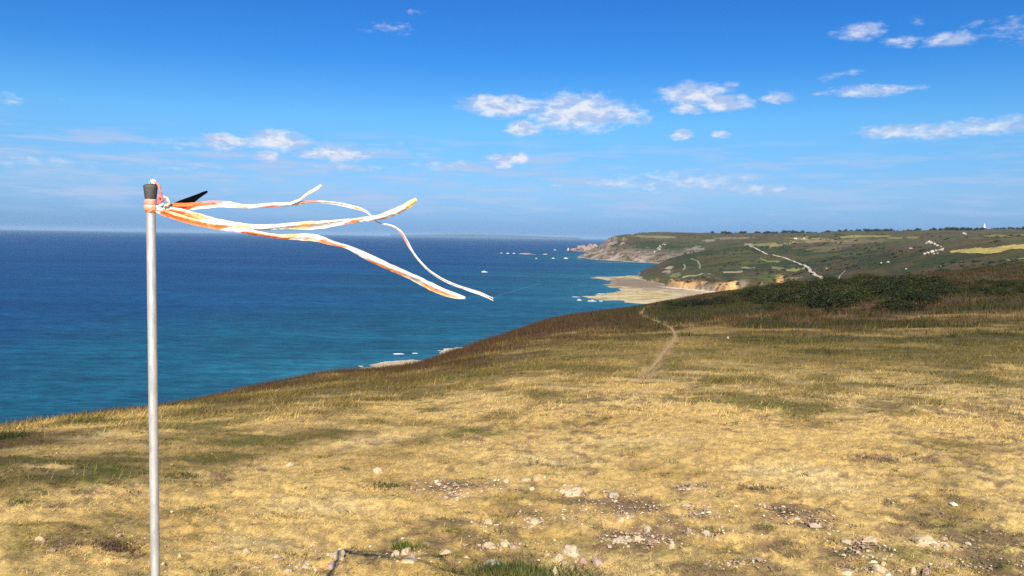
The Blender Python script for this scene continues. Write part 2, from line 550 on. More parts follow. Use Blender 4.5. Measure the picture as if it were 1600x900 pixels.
# ------------------------------------------------------------------ far coast
def tps_fit(P, z):
    n = len(P)
    d2 = ((P[:, None] - P[None]) ** 2).sum(-1)
    K = np.where(d2 > 0, .5 * d2 * np.log(d2 + 1e-12), 0) + np.eye(n) * 2e-3
    A = np.zeros((n + 3, n + 3)); A[:n, :n] = K; A[:n, n] = 1; A[:n, n + 1:] = P; A[n, :n] = 1; A[n + 1:, :n] = P.T
    sol = np.linalg.solve(A, np.concatenate([z, np.zeros(3)]))
    return P, sol


def tps_eval(model, x, y):
    P, sol = model; n = len(P)
    out = sol[n] + sol[n + 1] * x + sol[n + 2] * y
    for i in range(n):
        d2 = (x - P[i, 0]) ** 2 + (y - P[i, 1]) ** 2
        out = out + sol[i] * .5 * d2 * np.log(d2 + 1e-12)
    return out


CTRL = [  # photo x, y and the distance ahead in metres of points on the far hills
    (966, 368.5, 4200), (980, 367.5, 4250), (1000, 367, 4300), (1050, 367, 4350), (1100, 366, 4400), (1150, 365.5, 4500), (1200, 365, 4500), (1250, 364, 4500), (1300, 363, 4400), (1350, 362, 4200), (1400, 361.5, 4000),
    (1450, 361, 3800), (1500, 361, 3600), (1550, 360.5, 3400), (1600, 360.5, 3200), (1700, 360, 3000), (1850, 358, 2800),
    (938, 381, 4150), (952, 374, 4180), (930, 387, 4120), (960, 388, 3850), (1000, 385, 3800), (1050, 388, 3700), (1100, 379, 3900), (1150, 372, 4000), (1080, 374, 4150), (1020, 377, 4000),
    (1040, 409, 2350), (1080, 396, 2500), (1120, 386, 2680), (1170, 378, 2850), (1230, 372, 3150), (1290, 368, 3500), (1340, 366, 3500),
    (1050, 425, 2080), (1100, 424, 1900), (1100, 406, 2250), (1150, 420, 1900), (1200, 401, 2150), (1200, 428, 1750), (1150, 436, 1690), (1215, 437, 1600), (1250, 420, 1800), (1250, 396, 2300),
    (1290, 437, 1450), (1300, 400, 2050), (1300, 385, 2500), (1240, 384, 2650), (1350, 420, 1400), (1400, 420, 1250), (1350, 390, 2000), (1400, 380, 2100), (1450, 410, 1200), (1460, 386, 1500), (1420, 369, 2800),
    (1500, 415, 1050), (1550, 403, 1080), (1550, 386, 1350), (1600, 412, 950), (1600, 395, 1080), (1600, 377, 1500), (1500, 371, 2200), (1550, 367.5, 2300), (1600, 366, 2200), (1700, 405, 850), (1700, 380, 1200), (1700, 368, 2000),
    (1850, 390, 900), (1850, 370, 1800)]
P3 = [at_depth(*c) for c in CTRL]
EXTRA = [(700, 3150, 35), (900, 3300, 60), (640, 2750, 20), (300, 760, 25), (500, 800, 45), (700, 800, 58), (450, 1050, 40), (330, 1050, 14), (900, 700, 70), (250, 650, 40), (600, 1250, 42), (470, 1300, 25),
         (300, 5200, 105), (1500, 5600, 112), (2600, 5200, 112), (3200, 3600, 112)]
PP = np.array([[p[0], p[1]] for p in P3] + [[e[0], e[1]] for e in EXTRA]) / 1000.0
PZ = np.array([p[2] for p in P3] + [e[2] for e in EXTRA])
TPS = tps_fit(PP, PZ)
COAST = [sea_at(*p)[:2] for p in [(903, 401.5), (915, 404.2), (940, 406.6), (960, 407.6), (985, 409.5), (1000, 410), (1015, 410.6)]]
COAST = [np.array([900.0, 6000.0]), np.array([700.0, 5200.0]), np.array([540.0, 4640.0]), np.array([420.0, 4330.0])] + [np.asarray(c) for c in COAST]
COAST += [np.array(c) for c in [(600.0, 3280.0), (640.0, 3000.0), (560.0, 2750.0), (430.0, 2500.0)]]
COAST += [np.asarray(sea_at(*p)[:2]) for p in [(987, 432), (992, 436.5), (1012, 441.5), (1036, 447.5), (1060, 451.5), (1085, 453.5), (1112, 455.5)]]
COAST += [np.array(c) for c in [(405.0, 1400.0), (300.0, 1100.0), (120.0, 820.0), (20.0, 640.0), (0, 500)]]
COAST_CLOSED = np.array(COAST + [np.array(c) for c in [(4500.0, 400.0), (4500.0, 6500.0), (900.0, 6500.0)]])
COAST = np.array(COAST)


def inside(x, y, P):
    c = np.zeros(x.shape, bool)
    for (x0, y0), (x1, y1) in zip(P, np.roll(P, -1, 0)):
        if y0 == y1:
            continue
        k_ = ((y0 > y) != (y1 > y)) & (x < (x1 - x0) * (y - y0) / (y1 - y0) + x0)
        c ^= k_
    return c


def coast_sd(x, y):
    jit = (fbm(x, y, 90, 4, 61) - .5) * 46
    d = seg_dist(x, y, COAST)
    return np.where(inside(x, y, COAST_CLOSED), d, -d) + jit


def far_parts(x, y):
    d = coast_sd(x, y)
    inl = tps_eval(TPS, x / 1000, y / 1000)
    rough = (fbm(x, y, 260, 5, 62) - .5) * 22 * sst(d, 40, 300) + (fbm(x, y, 38, 4, 63) - .5) * 6 * sst(d, 10, 80)
    gully = np.abs(fbm(x, y, 120, 4, 64) - .5) * 2
    steep = np.where(y > 4120, .75, np.where(y > 2900, .46, np.where(x < 290, .62, .95)))
    steep = steep * (.65 + .9 * gully)
    cliff = 1.0 + np.maximum(d, 0) * steep + (fbm(x, y, 26, 4, 65) - .5) * 12 * sst(d, 5, 40)
    bl = sst(fbm(x, y, 95, 3, 66), .38, .48) * sst(y, 1330, 1420) * sst(y, 1900, 1760)
    k_ = 8.0
    z = -k_ * np.logaddexp(-(inl + rough) / k_, -cliff / k_)
    z = z + (15 + 8 * (fbm(x, y, 40, 3, 67) - .5)) * sst(d, 4, 22) * sst(d, 190, 50) * bl
    z = np.where(d < 0, np.maximum(d * .12, -9), z)
    return z, d, cliff < (inl + rough) + 6


fa_ = np.radians(np.concatenate([np.linspace(0, 4, 20)[:-1], np.linspace(4, 34, 560), np.linspace(34, 62, 40)[1:]]))
fr_ = np.concatenate([np.geomspace(560, 5200, 420), np.geomspace(5300, 6800, 12)])
A_, R_ = np.meshgrid(fa_, fr_, indexing='ij')
hx = (R_ * np.sin(A_)).ravel(); hy = (R_ * np.cos(A_)).ravel()
hz, hd, hcl = far_parts(hx, hy)
Z2 = hz.reshape(len(fa_), len(fr_))
_fi = np.arange(len(fa_)); _fj = np.arange(len(fr_)); _flr = np.log(fr_)


def FAR(x, y):
    """height of the built far hills, read off their own grid"""
    x = np.asarray(x, float); y = np.asarray(y, float)
    u = np.interp(np.arctan2(x, y), fa_, _fi); v = np.interp(np.log(np.hypot(x, y)), _flr, _fj)
    i = np.minimum(u.astype(int), len(fa_) - 2); j = np.minimum(v.astype(int), len(fr_) - 2)
    tu = u - i; tv = v - j
    return ((Z2[i, j] * (1 - tu) + Z2[i + 1, j] * tu) * (1 - tv) + (Z2[i, j + 1] * (1 - tu) + Z2[i + 1, j + 1] * tu) * tv)


def fhit(px, py):
    return hit_fn(FAR, px, py, 700, 6500, 700)


# slope from finite differences
e = 9.0
sl = np.hypot(FAR(hx + e, hy) - FAR(hx - e, hy), FAR(hx, hy + e) - FAR(hx, hy - e)) / (2 * e)
n1 = fbm(hx, hy, 320, 5, 71); n2 = fbm(hx, hy, 70, 5, 72); n3 = fbm(hx, hy, 20, 4, 73)
hc = np.tile(np.array([.064, .064, .014]), (len(hx), 1))
hc = mixc(hc, np.array([.075, .051, .019]), sst(n1, .44, .60) * .8)
hc = mixc(hc, np.array([.026, .038, .008]), sst(n2, .50, .64) * .85)
hc = mixc(hc, np.array([.085, .082, .025]), sst(n1 * .5 + n2 * .5, .40, .30) * .6)
hc = mixc(hc, np.array([.115, .098, .040]), sst(hz, 84, 100) * sst(n2, .42, .55) * .55)
isA = hy > 2900
rockm = sst(sl + (n3 - .5) * .7 + (n2 - .5) * .5, .42, .72) * sst(hd, 420, 120)
rockA = np.tile(np.array([.30, .225, .175]), (len(hx), 1)); rockA = mixc(rockA, np.array([.20, .135, .10]), sst(n3, .45, .65)); rockA = mixc(rockA, np.array([.38, .31, .235]), sst(n2, .52, .66))
rockB = np.tile(np.array([.24, .19, .13]), (len(hx), 1)); earth = mixc(np.tile(np.array([.58, .33, .12]), (len(hx), 1)), np.array([.40, .24, .10]), sst(n3, .45, .62)); rockB = mixc(rockB, np.array([.07, .06, .035]), sst(n3, .48, .62))
hc = mixc(hc, np.where(isA[:, None], rockA, rockB), rockm * np.where(isA, .92, .7))
bluff = sst(sl + (n3 - .5) * .5, .28, .48) * sst(hd, 44, 26) * sst(hy, 1330, 1400) * sst(hy, 1900, 1780) * sst(n2 + (n3 - .5) * .3, .36, .42)
hc = mixc(hc, earth, bluff)
lowA = isA * sst(hz + (n2 - .5) * 70, 78, 22) * sst(hd, 420, 120) * sst(n3 + .5 * (n2 - .5), .30, .52)
hc = mixc(hc, rockA, lowA * .9)
foot = sst(hz, 2.6, 1.2)
hc = mixc(hc, np.array([.38, .30, .20]), foot)
M_HILL = tint_mat('heath_and_rock', .95, [(.06, 5.0), (.35, 3.0)], (.22, .7, 2.5), noise_amt=.22)
me = np_mesh('hills', np.stack([hx, hy, hz], 1), grid_faces(len(fa_), len(fr_)), M_HILL, hc, smooth=True)
tag(link('hills', me), kind='structure', label='far heath covered hills and rocky headland across the bay')

# earth cliffs and other bare faces at the foot of the hill (colour of the ground itself)
hx0, hy0 = hx, hy


def recolour_far(lst):
    me_ = bpy.data.objects['hills'].data
    c = hc.copy()
    for (px, py, a, b, colr, wgt) in lst:
        p = fhit(px, py)
        if p is None:
            continue
        r_ = math.hypot(p[0], p[1]); th = math.atan2(p[0], p[1])
        q, q2 = fhit(px, py - b), fhit(px, py + b)
        along = 60.0
        if q is not None and q2 is not None:
            along = max(15.0, min(160.0, .5 * math.hypot(q[0] - q2[0], q[1] - q2[1])))
        u = ((hx0 - p[0]) * math.cos(th) - (hy0 - p[1]) * math.sin(th)) / (a / F_PX * r_)
        v = ((hx0 - p[0]) * math.sin(th) + (hy0 - p[1]) * math.cos(th)) / along
        f = sst(1 - np.hypot(u, v) + (n3 - .5) * 2.2 + (n2 - .5) * 1.6, .05, .30) * wgt
        c = mixc(c, np.array(colr), f)
    at_ = me_.attributes['tint']; buf = np.ones((len(c), 4), np.float32); buf[:, :3] = np.clip(c, 0, 1)
    at_.data.foreach_set('color', buf.ravel())
    return c


ORANGE = (.62, .36, .13); PALE = (.34, .28, .20); BRIGHTG = (.09, .12, .025); TAN = (.30, .225, .12)
hc = recolour_far([(1218, 437, 6, 7, ORANGE, .8), (1238, 437, 14, 4, TAN, .7), (1045, 424, 7, 4, PALE, .8), (1196, 432, 22, 6, BRIGHTG, .7), (1165, 434, 14, 5, BRIGHTG, .5),
                   (1284, 376, 30, 4, TAN, .6), (1300, 386, 34, 10, (.17, .13, .06), .6), (1340, 377, 30, 4, (.17, .13, .06), .6), (1420, 388, 30, 12, (.095, .06, .04), .6),
                   (1170, 383, 10, 2, PALE, .7), (1085, 389, 14, 4, PALE, .6), (1105, 376, 10, 2, PALE, .6), (1255, 372, 20, 2, TAN, .6), (1150, 372, 24, 2, TAN, .5), (1560, 420, 60, 10, (.10, .05, .03), .6)])

# ------------------------------------------------------------------ sea
sa = np.radians(np.concatenate([np.linspace(-180, -52, 24)[:-1], np.linspace(-52, 40, 360), np.linspace(40, 180, 26)[1:-1]]))
sr = np.concatenate([[60], np.geomspace(120, 6000, 260), np.geomspace(6400, 74000, 40)])
A_, R_ = np.meshgrid(sa, sr, indexing='ij')
sx = (R_ * np.sin(A_)).ravel(); sy = (R_ * np.cos(A_)).ravel()
REEF_PX = [(923, 433.7), (930, 432), (949, 433), (990, 430.5), (1004, 434), (1024, 439), (1046, 444), (1068, 448), (1090, 450), (1120, 452), (1125, 468), (1060, 476), (1003, 475), (984, 472.5), (972, 469), (943, 470),
           (933, 467.5), (917, 463.6), (922, 461.8), (949, 457.5), (972, 454.8), (972, 451.5), (956, 449.3), (943, 447), (951, 441.8), (947, 437.2)]
REEF = np.array([sea_at(*p)[:2] for p in REEF_PX])
SAND1_PX = [(521, 586), (545, 580), (563, 574.5), (573, 569.5), (590, 566.5), (612, 564.5), (650, 562), (672, 566), (640, 590), (560, 600)]
SAND2_PX = [(686, 550), (700, 545.5), (715, 542), (737, 538.5), (770, 540), (730, 556), (700, 560)]
SAND1 = np.array([sea_at(*p)[:2] for p in SAND1_PX]); SAND2 = np.array([sea_at(*p)[:2] for p in SAND2_PX])
# where the near hill meets the water
shore = []
for a in np.linspace(-50, 14, 90):
    rr0 = np.geomspace(60, 750, 300)
    zz = G(rr0 * math.sin(math.radians(a)), rr0 * math.cos(math.radians(a)), False)
    k0 = int(np.argmax(zz < 0)) if (zz < 0).any() else len(rr0) - 1
    shore.append((rr0[k0] * math.sin(math.radians(a)), rr0[k0] * math.cos(math.radians(a))))
shore = np.array(shore)
dsea = np.minimum(seg_dist(sx, sy, shore), seg_dist(sx, sy, COAST))
for P_ in (REEF, SAND1, SAND2):
    dsea = np.minimum(dsea, np.where(inside(sx, sy, P_), 0, seg_dist(sx, sy, np.vstack([P_, P_[:1]]))))
nz = fbm(sx, sy, 420, 4, 81)
shal = np.exp(-np.maximum(dsea * (.6 + .9 * nz), 0) / 330.0)
shal2 = np.exp(-np.maximum(dsea, 0) / 55.0)
DEEP = np.array([.004, .044, .125]); MID = np.array([.006, .072, .110]); SHAL = np.array([.016, .115, .155])
scol = mixc(np.tile(DEEP, (len(sx), 1)), MID, np.clip(shal * 1.7, 0, 1))
scol = mixc(scol, SHAL, np.clip(shal2 * .9, 0, 1))
M_SEA, t, out = mat('sea_water')
at = t.n('ShaderNodeAttribute', attribute_name='tint')
pos = t.n('ShaderNodeNewGeometry').outputs['Position']
wv = t.v('MULTIPLY', pos, (.55, 1.0, 1.0))
wv_r = t.n('ShaderNodeVectorRotate', {'Vector': wv, 'Angle': R(-24)}, rotation_type='Z_AXIS').outputs[0]
band = t.noise(t.v('MULTIPLY', pos, (.0006, .0030, 0)), 1.0, 5.0, .6)
band2 = t.noise(t.v('MULTIPLY', pos, (.004, .012, 0)), 1.0, 6.0, .6)
band3 = t.noise(t.v('MULTIPLY', pos, (.03, .075, 0)), 1.0, 5.0, .65)
band4 = t.noise(t.v('MULTIPLY', pos, (.10, .26, 0)), 1.0, 4.0, .65)
bf0 = t.m('MULTIPLY', t.rng(band3, .3, .7, .68, 1.36), t.rng(band4, .3, .7, .74, 1.28))  # light and dark of the small waves put into the water colour
bf = t.m('MULTIPLY', bf0, t.m('MULTIPLY', t.rng(band, .3, .7, .80, 1.22), t.rng(band2, .3, .7, .86, 1.16)))
colv = t.v('SCALE', at.outputs['Color'], scale=bf)
h1 = t.noise(wv_r, .055, 5.0, .62)
h2 = t.noise(wv_r, .32, 4.0, .6)
hh = t.m('MULTIPLY_ADD', h2, .30, h1)
bump = t.n('ShaderNodeBump', {'Height': hh, 'Strength': 1.0, 'Distance': 3.2})
df = t.n('ShaderNodeBsdfDiffuse', {'Color': colv, 'Normal': bump})
gl = t.n('ShaderNodeBsdfGlossy', {'Color': (.75, .85, 1, 1), 'Roughness': .28, 'Normal': bump})
fr = t.n('ShaderNodeFresnel', {'IOR': 1.33, 'Normal': bump})
fc = t.m('MINIMUM', t.m('MULTIPLY', fr.outputs[0], .55), .16)
t.set(out.inputs['Surface'], t.n('ShaderNodeMixShader', {0: fc, 1: df, 2: gl}))
nA, nRr = len(sa), len(sr)
V = np.stack([sx, sy, np.zeros_like(sx)], 1)
me = np_mesh('sea', V, grid_faces(nA, nRr, wrap=True), M_SEA, scol, smooth=True)
tag(link('sea', me), kind='structure', label='deep blue sea turning turquoise near the shore')


# ------------------------------------------------------------------ tidal reef and sandy strands
def strand(name, P, cell, colour_fn, label, zmax, edge):
    lo = P.min(0) - 30; hi = P.max(0) + 30
    nx = int((hi[0] - lo[0]) / cell); ny = int((hi[1] - lo[1]) / cell)
    X, Y = np.meshgrid(np.linspace(lo[0], hi[0], nx), np.linspace(lo[1], hi[1], ny), indexing='ij')
    X = X.ravel(); Y = Y.ravel()
    Pc = np.vstack([P, P[:1]])
    d = seg_dist(X, Y, Pc); d = np.where(inside(X, Y, P), d, -d)
    d = d + (fbm(X, Y, edge, 5, 91, .6) - .5) * edge * 1.1
    z = -.8 + .9 * sst(d, -12, 4) + zmax * sst(d, 0, 60) + (fbm(X, Y, 22, 5, 92, .6) - .5) * .9
    c = colour_fn(X, Y, z, d)
    f = grid_faces(nx, ny)
    keep = (z[f] > -.4).any(1)
    me_ = np_mesh(name, np.stack([X, Y, z], 1), f[keep], M_ROCKFLAT, c, smooth=True)
    return tag(link(name, me_), kind='structure', label=label)


M_ROCKFLAT = tint_mat('wet_sand_and_rock', .85, [(.12, 5.0), (.5, 3.0)], (.4, .6, .6), noise_amt=.25)
DARKSPOT = sea_at(1005, 444)[:2]


def reef_col(X, Y, z, d):
    m1 = fbm(X, Y, 60, 5, 93); m2 = fbm(X, Y, 16, 4, 94)
    c = np.tile(np.array([.50, .395, .185]), (len(X), 1))
    c = mixc(c, np.array([.30, .235, .10]), sst(m2, .46, .60) * .9)
    c = mixc(c, np.array([.56, .47, .30]), sst(m1, .52, .66) * .7)
    u = np.hypot((X - DARKSPOT[0]) / 85, (Y - DARKSPOT[1]) / 210)
    c = mixc(c, np.array([.20, .145, .10]), sst(1.3 - u + (m2 - .5) * .9, .05, .45) * .9)
    cd = seg_dist(X, Y, COAST)
    c = mixc(c, np.array([.62, .52, .36]), sst(cd + (m2 - .5) * 24, 30, 12) * sst(Y, 1700, 1600))
    c = mixc(c, np.array([.36, .29, .20]), sst(np.abs(cd - 70), 45, 10) * sst(Y, 1700, 1500) * .7)
    return c


strand('reef', REEF, 5.0, reef_col, 'yellow brown tidal reef spreading from the foot of the far hill', 1.5, 34)
strand('beach', SAND1, 1.6, lambda X, Y, z, d: mixc(np.tile(np.array([.46, .36, .20]), (len(X), 1)), np.array([.66, .60, .50]), sst(d, 5, 0) * .7), 'pale sandy strand below the edge of the near hill', 1.0, 12)
strand('beach', SAND2, 1.8, lambda X, Y, z, d: mixc(np.tile(np.array([.40, .32, .20]), (len(X), 1)), np.array([.66, .60, .50]), sst(d, 5, 0) * .6), 'small strip of pale shore above the dark edge of the near hill', 1.0, 12)

# distant island on the horizon
ix = np.linspace(600, 910, 90)
prof = np.interp(ix, [600, 640, 665, 700, 735, 765, 800, 830, 865, 910], [0, .2, 1.0, 2.3, 3.0, 2.8, 2.2, 1.6, .6, 0]) * (.85 + .3 * fbm(ix, ix * 0, 14, 3, 99))
DI = 58000.0
Vv = []
for q, hpx in zip(ix, prof):
    b = sea_at(q, 386); dirx = (q - 800) / F_PX
    for dd, hf in ((0, 0), (250, .45), (900, .85), (1800, 1.0), (3000, .8), (4200, -.1)):
        Y_ = DI + dd
        Vv.append((dirx * Y_, Y_, (100 + 12 + hpx / F_PX * DI) * hf * (1 if hpx > .05 else .0) - 1))
M_ISLE = tint_mat('island_ground', .95, [(.004, 4.0)])
me = np_mesh('island', Vv, grid_faces(len(ix), 6), M_ISLE, np.tile(np.array([.03, .036, .03]), (len(Vv), 1)), smooth=True)
tag(link('island', me), kind='structure', label='low faint island on the horizon')


# ------------------------------------------------------------------ draped sheets: path, road, fields
def ribbon_on(fn, name, pts, width, lift, m_, colr, sub=6, cross=4, jitter=.25, seed=0):
    pts = np.asarray(pts, float)
    tt = np.arange(len(pts)); t2 = np.linspace(0, len(pts) - 1, (len(pts) - 1) * sub + 1)
    # smooth interpolation
    cx = np.interp(t2, tt, pts[:, 0]); cy = np.interp(t2, tt, pts[:, 1])
    kk = np.array([1, 2, 3, 2, 1.]) / 9
    if len(cx) > 8:
        cx[2:-2] = np.convolve(cx, kk, 'valid'); cy[2:-2] = np.convolve(cy, kk, 'valid')
    tx = np.gradient(cx); ty = np.gradient(cy); L = np.hypot(tx, ty) + 1e-9
    nx_, ny_ = -ty / L, tx / L
    wv_ = (np.asarray(width) if np.ndim(width) else np.full(len(pts), width)).astype(float)
    wv_ = np.interp(t2, tt, wv_) * (1 + jitter * (fbm(t2 * 3, t2 * 0 + seed, 2.0, 3, 5 + seed) - .5) * 2)
    Vv, Cc = [], []
    for i in range(len(cx)):
        for j in range(cross + 1):
            s = j / cross - .5
            Vv.append((cx[i] + nx_[i] * wv_[i] * s, cy[i] + ny_[i] * wv_[i] * s, 0))
            Cc.append(colr)
    Vv = np.array(Vv); Vv[:, 2] = fn(Vv[:, 0], Vv[:, 1]) + lift
    Cc = np.array(Cc) * (.85 + .3 * fbm(Vv[:, 0], Vv[:, 1], wv_.mean() * .6, 3, 6))[:, None]
    me_ = np_mesh(name, Vv, grid_faces(len(cx), cross + 1)[:, ::-1], m_, Cc, smooth=True)
    return link(name, me_)


M_TRACK = tint_mat('bare_track', .95, [(.8, 4.0)], None, noise_amt=.2)
M_PATH = tint_mat('trodden_earth', .95, [(9.0, 4.0), (40., 3.)], (30., .5, .02), noise_amt=.25)
M_FIELD = tint_mat('field_grass', .95, [(.05, 4.0), (.3, 3.0)], (.25, .5, 1.0), noise_amt=.22)
tag(ribbon_on(lambda x, y: G(x, y) , 'path', PATH, [.02, .10, .18, .2, .22, .22, .2, .2, .24, .2, .04][:len(PATH)], .006, M_PATH, (.36, .245, .11), sub=10, cross=6, jitter=.4), kind='structure', label='narrow earth footpath winding down the dry hill')

road_px = [(1172, 385.5), (1177.4, 386.8), (1185, 390.6), (1195.8, 396.4), (1215, 400.8), (1230.8, 404.6), (1246.5, 411), (1257, 414.8), (1264, 419), (1265.8, 425.3), (1272.8, 429.6), (1283, 433), (1286, 438.4), (1285, 442)]
road_pt = [p[:2] for p in (fhit(*q) for q in road_px) if p is not None]
tag(ribbon_on(FAR, 'road', road_pt, [2.6 + .0016 * math.hypot(*p) for p in road_pt], .9, M_TRACK, (.50, .43, .33), sub=8), kind='structure', label='pale road running down the far hillside')
for trk, wd, cl_, lb in (([(1309, 440), (1312, 432), (1318, 426), (1321, 423)], 2.6, (.33, .27, .17), 'short pale track above the dark gorse thicket'),
                         ([(1552, 429), (1560, 424), (1568, 418), (1577, 412)], 3.0, (.32, .25, .15), 'pale track climbing the slope near the right edge'),
                         ([(1080, 404), (1090, 408), (1094, 414), (1093, 420)], 5, (.20, .20, .09), 'curved pale green bank on the headland slope'),
                         ([(1068, 413), (1071, 418), (1066, 423)], 5, (.20, .20, .10), 'short curved green bank low on the headland slope'),
                         ([(1066, 434), (1085, 431), (1110, 429)], 5, (.22, .21, .11), 'thin green terrace above the orange earth cliff')):
    pt = [p[:2] for p in (fhit(*q) for q in trk) if p is not None]
    if len(pt) > 1:
        tag(ribbon_on(FAR, 'track', pt, wd, .7, M_TRACK, cl_, sub=8), kind='structure', label=lb)


def field(px_poly, colr, label):
    P = [fhit(*p) for p in px_poly]
    P = np.array([p[:2] for p in P if p is not None])
    if len(P) < 3:
        return
    lo, hi = P.min(0), P.max(0)
    n = 46
    X, Y = np.meshgrid(np.linspace(lo[0], hi[0], n), np.linspace(lo[1], hi[1], n), indexing='ij')
    X = X.ravel(); Y = Y.ravel()
    size = max(hi - lo)
    Xw = X + (fbm(X, Y, size * .12, 3, 3) - .5) * size * .05; Yw = Y + (fbm(X, Y, size * .12, 3, 4) - .5) * size * .05
    ok_ = inside(Xw, Yw, P)
    f = grid_faces(n, n)
    keep = ok_[f].sum(1) >= 3
    if not keep.any():
        return
    Zf = FAR(X, Y) + .8
    c = np.array(colr)[None] * (.8 + .4 * fbm(X, Y, size * .15, 4, 8))[:, None]
    me_ = np_mesh('field', np.stack([X, Y, Zf], 1), f[keep], M_FIELD, c, smooth=True)
    bm_ = bmesh.new(); bm_.from_mesh(me_)
    bmesh.ops.delete(bm_, geom=[v for v in bm_.verts if not v.link_faces], context='VERTS')
    bm_.to_mesh(me_); bm_.free()
    tag(link('field', me_), kind='structure', label=label)


YG = (.20, .185, .055); PG = (.17, .16, .055); YL = (.33, .26, .075)
field([(1175.6, 382.4), (1215, 378.9), (1212, 381), (1185, 385)], PG, 'pale green field at the top of the far road')
field([(1198.4, 384), (1218.5, 380.6), (1224.6, 384), (1202.8, 387.6)], YG, 'yellow green field right of the far road')
field([(1222, 380.6), (1237.8, 377), (1244.8, 378), (1230.8, 383)], YG, 'small yellow green field highest beside the far road')
field([(1174.8, 400.8), (1185, 402.5), (1197.5, 407), (1222, 407.8), (1215, 411), (1204.5, 411), (1188.8, 406)], (.15, .17, .05), 'long curving green field below the far road')
field([(1205, 416.5), (1225.5, 419), (1225.5, 421), (1208, 421)], (.17, .18, .055), 'small green field low on the slope left of the road')
field([(1225.5, 421.8), (1241, 418), (1258.8, 417.4), (1258.8, 421.8), (1229, 424.4)], (.20, .20, .06), 'green field beside the bend of the far road')
field([(1129, 425), (1160.8, 423), (1160.8, 426), (1131, 427.5)], (.27, .23, .13), 'tan strip of bare field above the earth cliffs')
field([(1155.5, 417.4), (1180, 418), (1180, 420), (1159, 420)], (.19, .18, .09), 'thin pale strip of field on the middle of the slope')
field([(1480, 393.3), (1499.5, 391), (1542, 388), (1569, 384.4), (1600, 382.2), (1650, 379), (1650, 387), (1600, 389.8), (1585, 390), (1569, 391.5), (1560, 396), (1499.5, 396), (1484, 394.7)], YL, 'large golden field on the right hillside')
field([(1529.8, 367.5), (1569, 367), (1585, 369.3), (1573, 371), (1541, 370.7)], PG, 'pale green field just under the white tower')
field([(1586.7, 366.2), (1620, 365.5), (1620, 369.5), (1600, 369.3)], PG, 'pale green field near the skyline at the right edge')
field([(1569, 407), (1600, 403), (1640, 400), (1640, 404), (1600, 405.8), (1576, 408.4)], (.20, .20, .06), 'narrow green strip below the large golden field')
field([(1308, 372), (1391, 368), (1391, 370.4), (1315, 373.3)], YG, 'long thin yellow green field under the skyline')
field([(1384, 372), (1410, 371), (1410, 373.3), (1390, 374)], PG, 'small pale field in the middle under the skyline')
field([(1417, 370.4), (1436, 369.7), (1435, 372.8), (1417, 373.3)], PG, 'small square pale field left of the white house')
field([(976.4, 368.6), (1002.5, 368), (1059.5, 369), (1054.8, 372.5), (1021.5, 372), (993, 370.4)], (.17, .15, .075), 'pale field on top of the far headland')
field([(1045, 430.5), (1062, 425.5), (1064, 432), (1046, 434)], (.15, .15, .06), 'little green slope above the reef')

# ------------------------------------------------------------------ rocks
def lump(seed, sx_=1., sy_=1., sz_=1., sub=3, rough=.35, flat=0.0):
    bm_ = bmesh.new(); bmesh.ops.create_icosphere(bm_, subdivisions=sub, radius=1.0)
    rs = np.random.default_rng(seed)
    # cut with random planes to give facets
    pl = [(rs.normal(size=3), rs.uniform(.55, .95)) for _ in range(9)]
    for v in bm_.verts:
        p = np.array(v.co)
        for nrm, dd in pl:
            nrm = nrm / np.linalg.norm(nrm); s = p @ nrm
            if s > dd: p = p - nrm * (s - dd) * .92
        p = p * (1 + rough * (vnoise(np.array([p[0] * 2.2 + seed]), np.array([p[1] * 2.2 + p[2] * 1.7]), seed)[0] - .5)
                 + rough * .5 * (vnoise(np.array([p[0] * 5.2 + seed]), np.array([p[1] * 5.2 + p[2] * 4.7]), seed + 3)[0] - .5))
        v.co = Vector((p[0] * sx_, p[1] * sy_, p[2] * sz_))
    return bm_


def bm_mesh(name, bm_, m_, smooth=False):
    me_ = bpy.data.meshes.new(name); bm_.to_mesh(me_); bm_.free(); me_.materials.append(m_)
    if smooth: me_.polygons.foreach_set('use_smooth', np.ones(len(me_.polygons), bool))
    return me_


def rock_mat(name, c0, c1, c2, sc, bumpd):
    m_, t, out = mat(name)
    p = t.n('ShaderNodeTexCoord').outputs['Object']
    na = t.noise(p, sc, 6., .65); nb = t.noise(p, sc * 4.3, 5., .65)
    c = t.mix(t.rng(na, .35, .65), (*c0, 1), (*c1, 1)); c = t.mix(t.rng(nb, .52, .68), c, (*c2, 1))
    bp = t.n('ShaderNodeBump', {'Height': nb, 'Strength': .6, 'Distance': bumpd})
    t.set(out.inputs['Surface'], t.n('ShaderNodeBsdfPrincipled', {'Base Color': c, 'Roughness': .9, 'Specular IOR Level': .15, 'Normal': bp}))
    return m_


M_STONE = rock_mat('pale_stone', (.40, .31, .18), (.52, .43, .28), (.24, .17, .10), 9., .012)
M_STONE_G = rock_mat('grey_stone', (.35, .29, .19), (.48, .41, .29), (.19, .14, .09), 11., .01)
M_STONE_P = rock_mat('purple_stone', (.30, .21, .17), (.40, .30, .24), (.18, .12, .09), 11., .01)
M_CRAG = rock_mat('crag_stone', (.40, .34, .26), (.56, .50, .40), (.12, .10, .07), .35, .5)
M_SKERRY = rock_mat('skerry_stone', (.36, .22, .15), (.46, .34, .24), (.16, .10, .07), .08, 1.)
M_FOAM, t, out = mat('sea_foam')
p = t.n('ShaderNodeNewGeometry').outputs['Position']
t.set(out.inputs['Surface'], t.n('ShaderNodeBsdfDiffuse', {'Color': t.mix(t.rng(t.noise(p, .25, 5., .7), .35, .6), (.35, .50, .60, 1), (.85, .88, .90, 1))}))
M_WAKE, t, out = mat('boat_wake_foam')
p = t.n('ShaderNodeNewGeometry').outputs['Position']
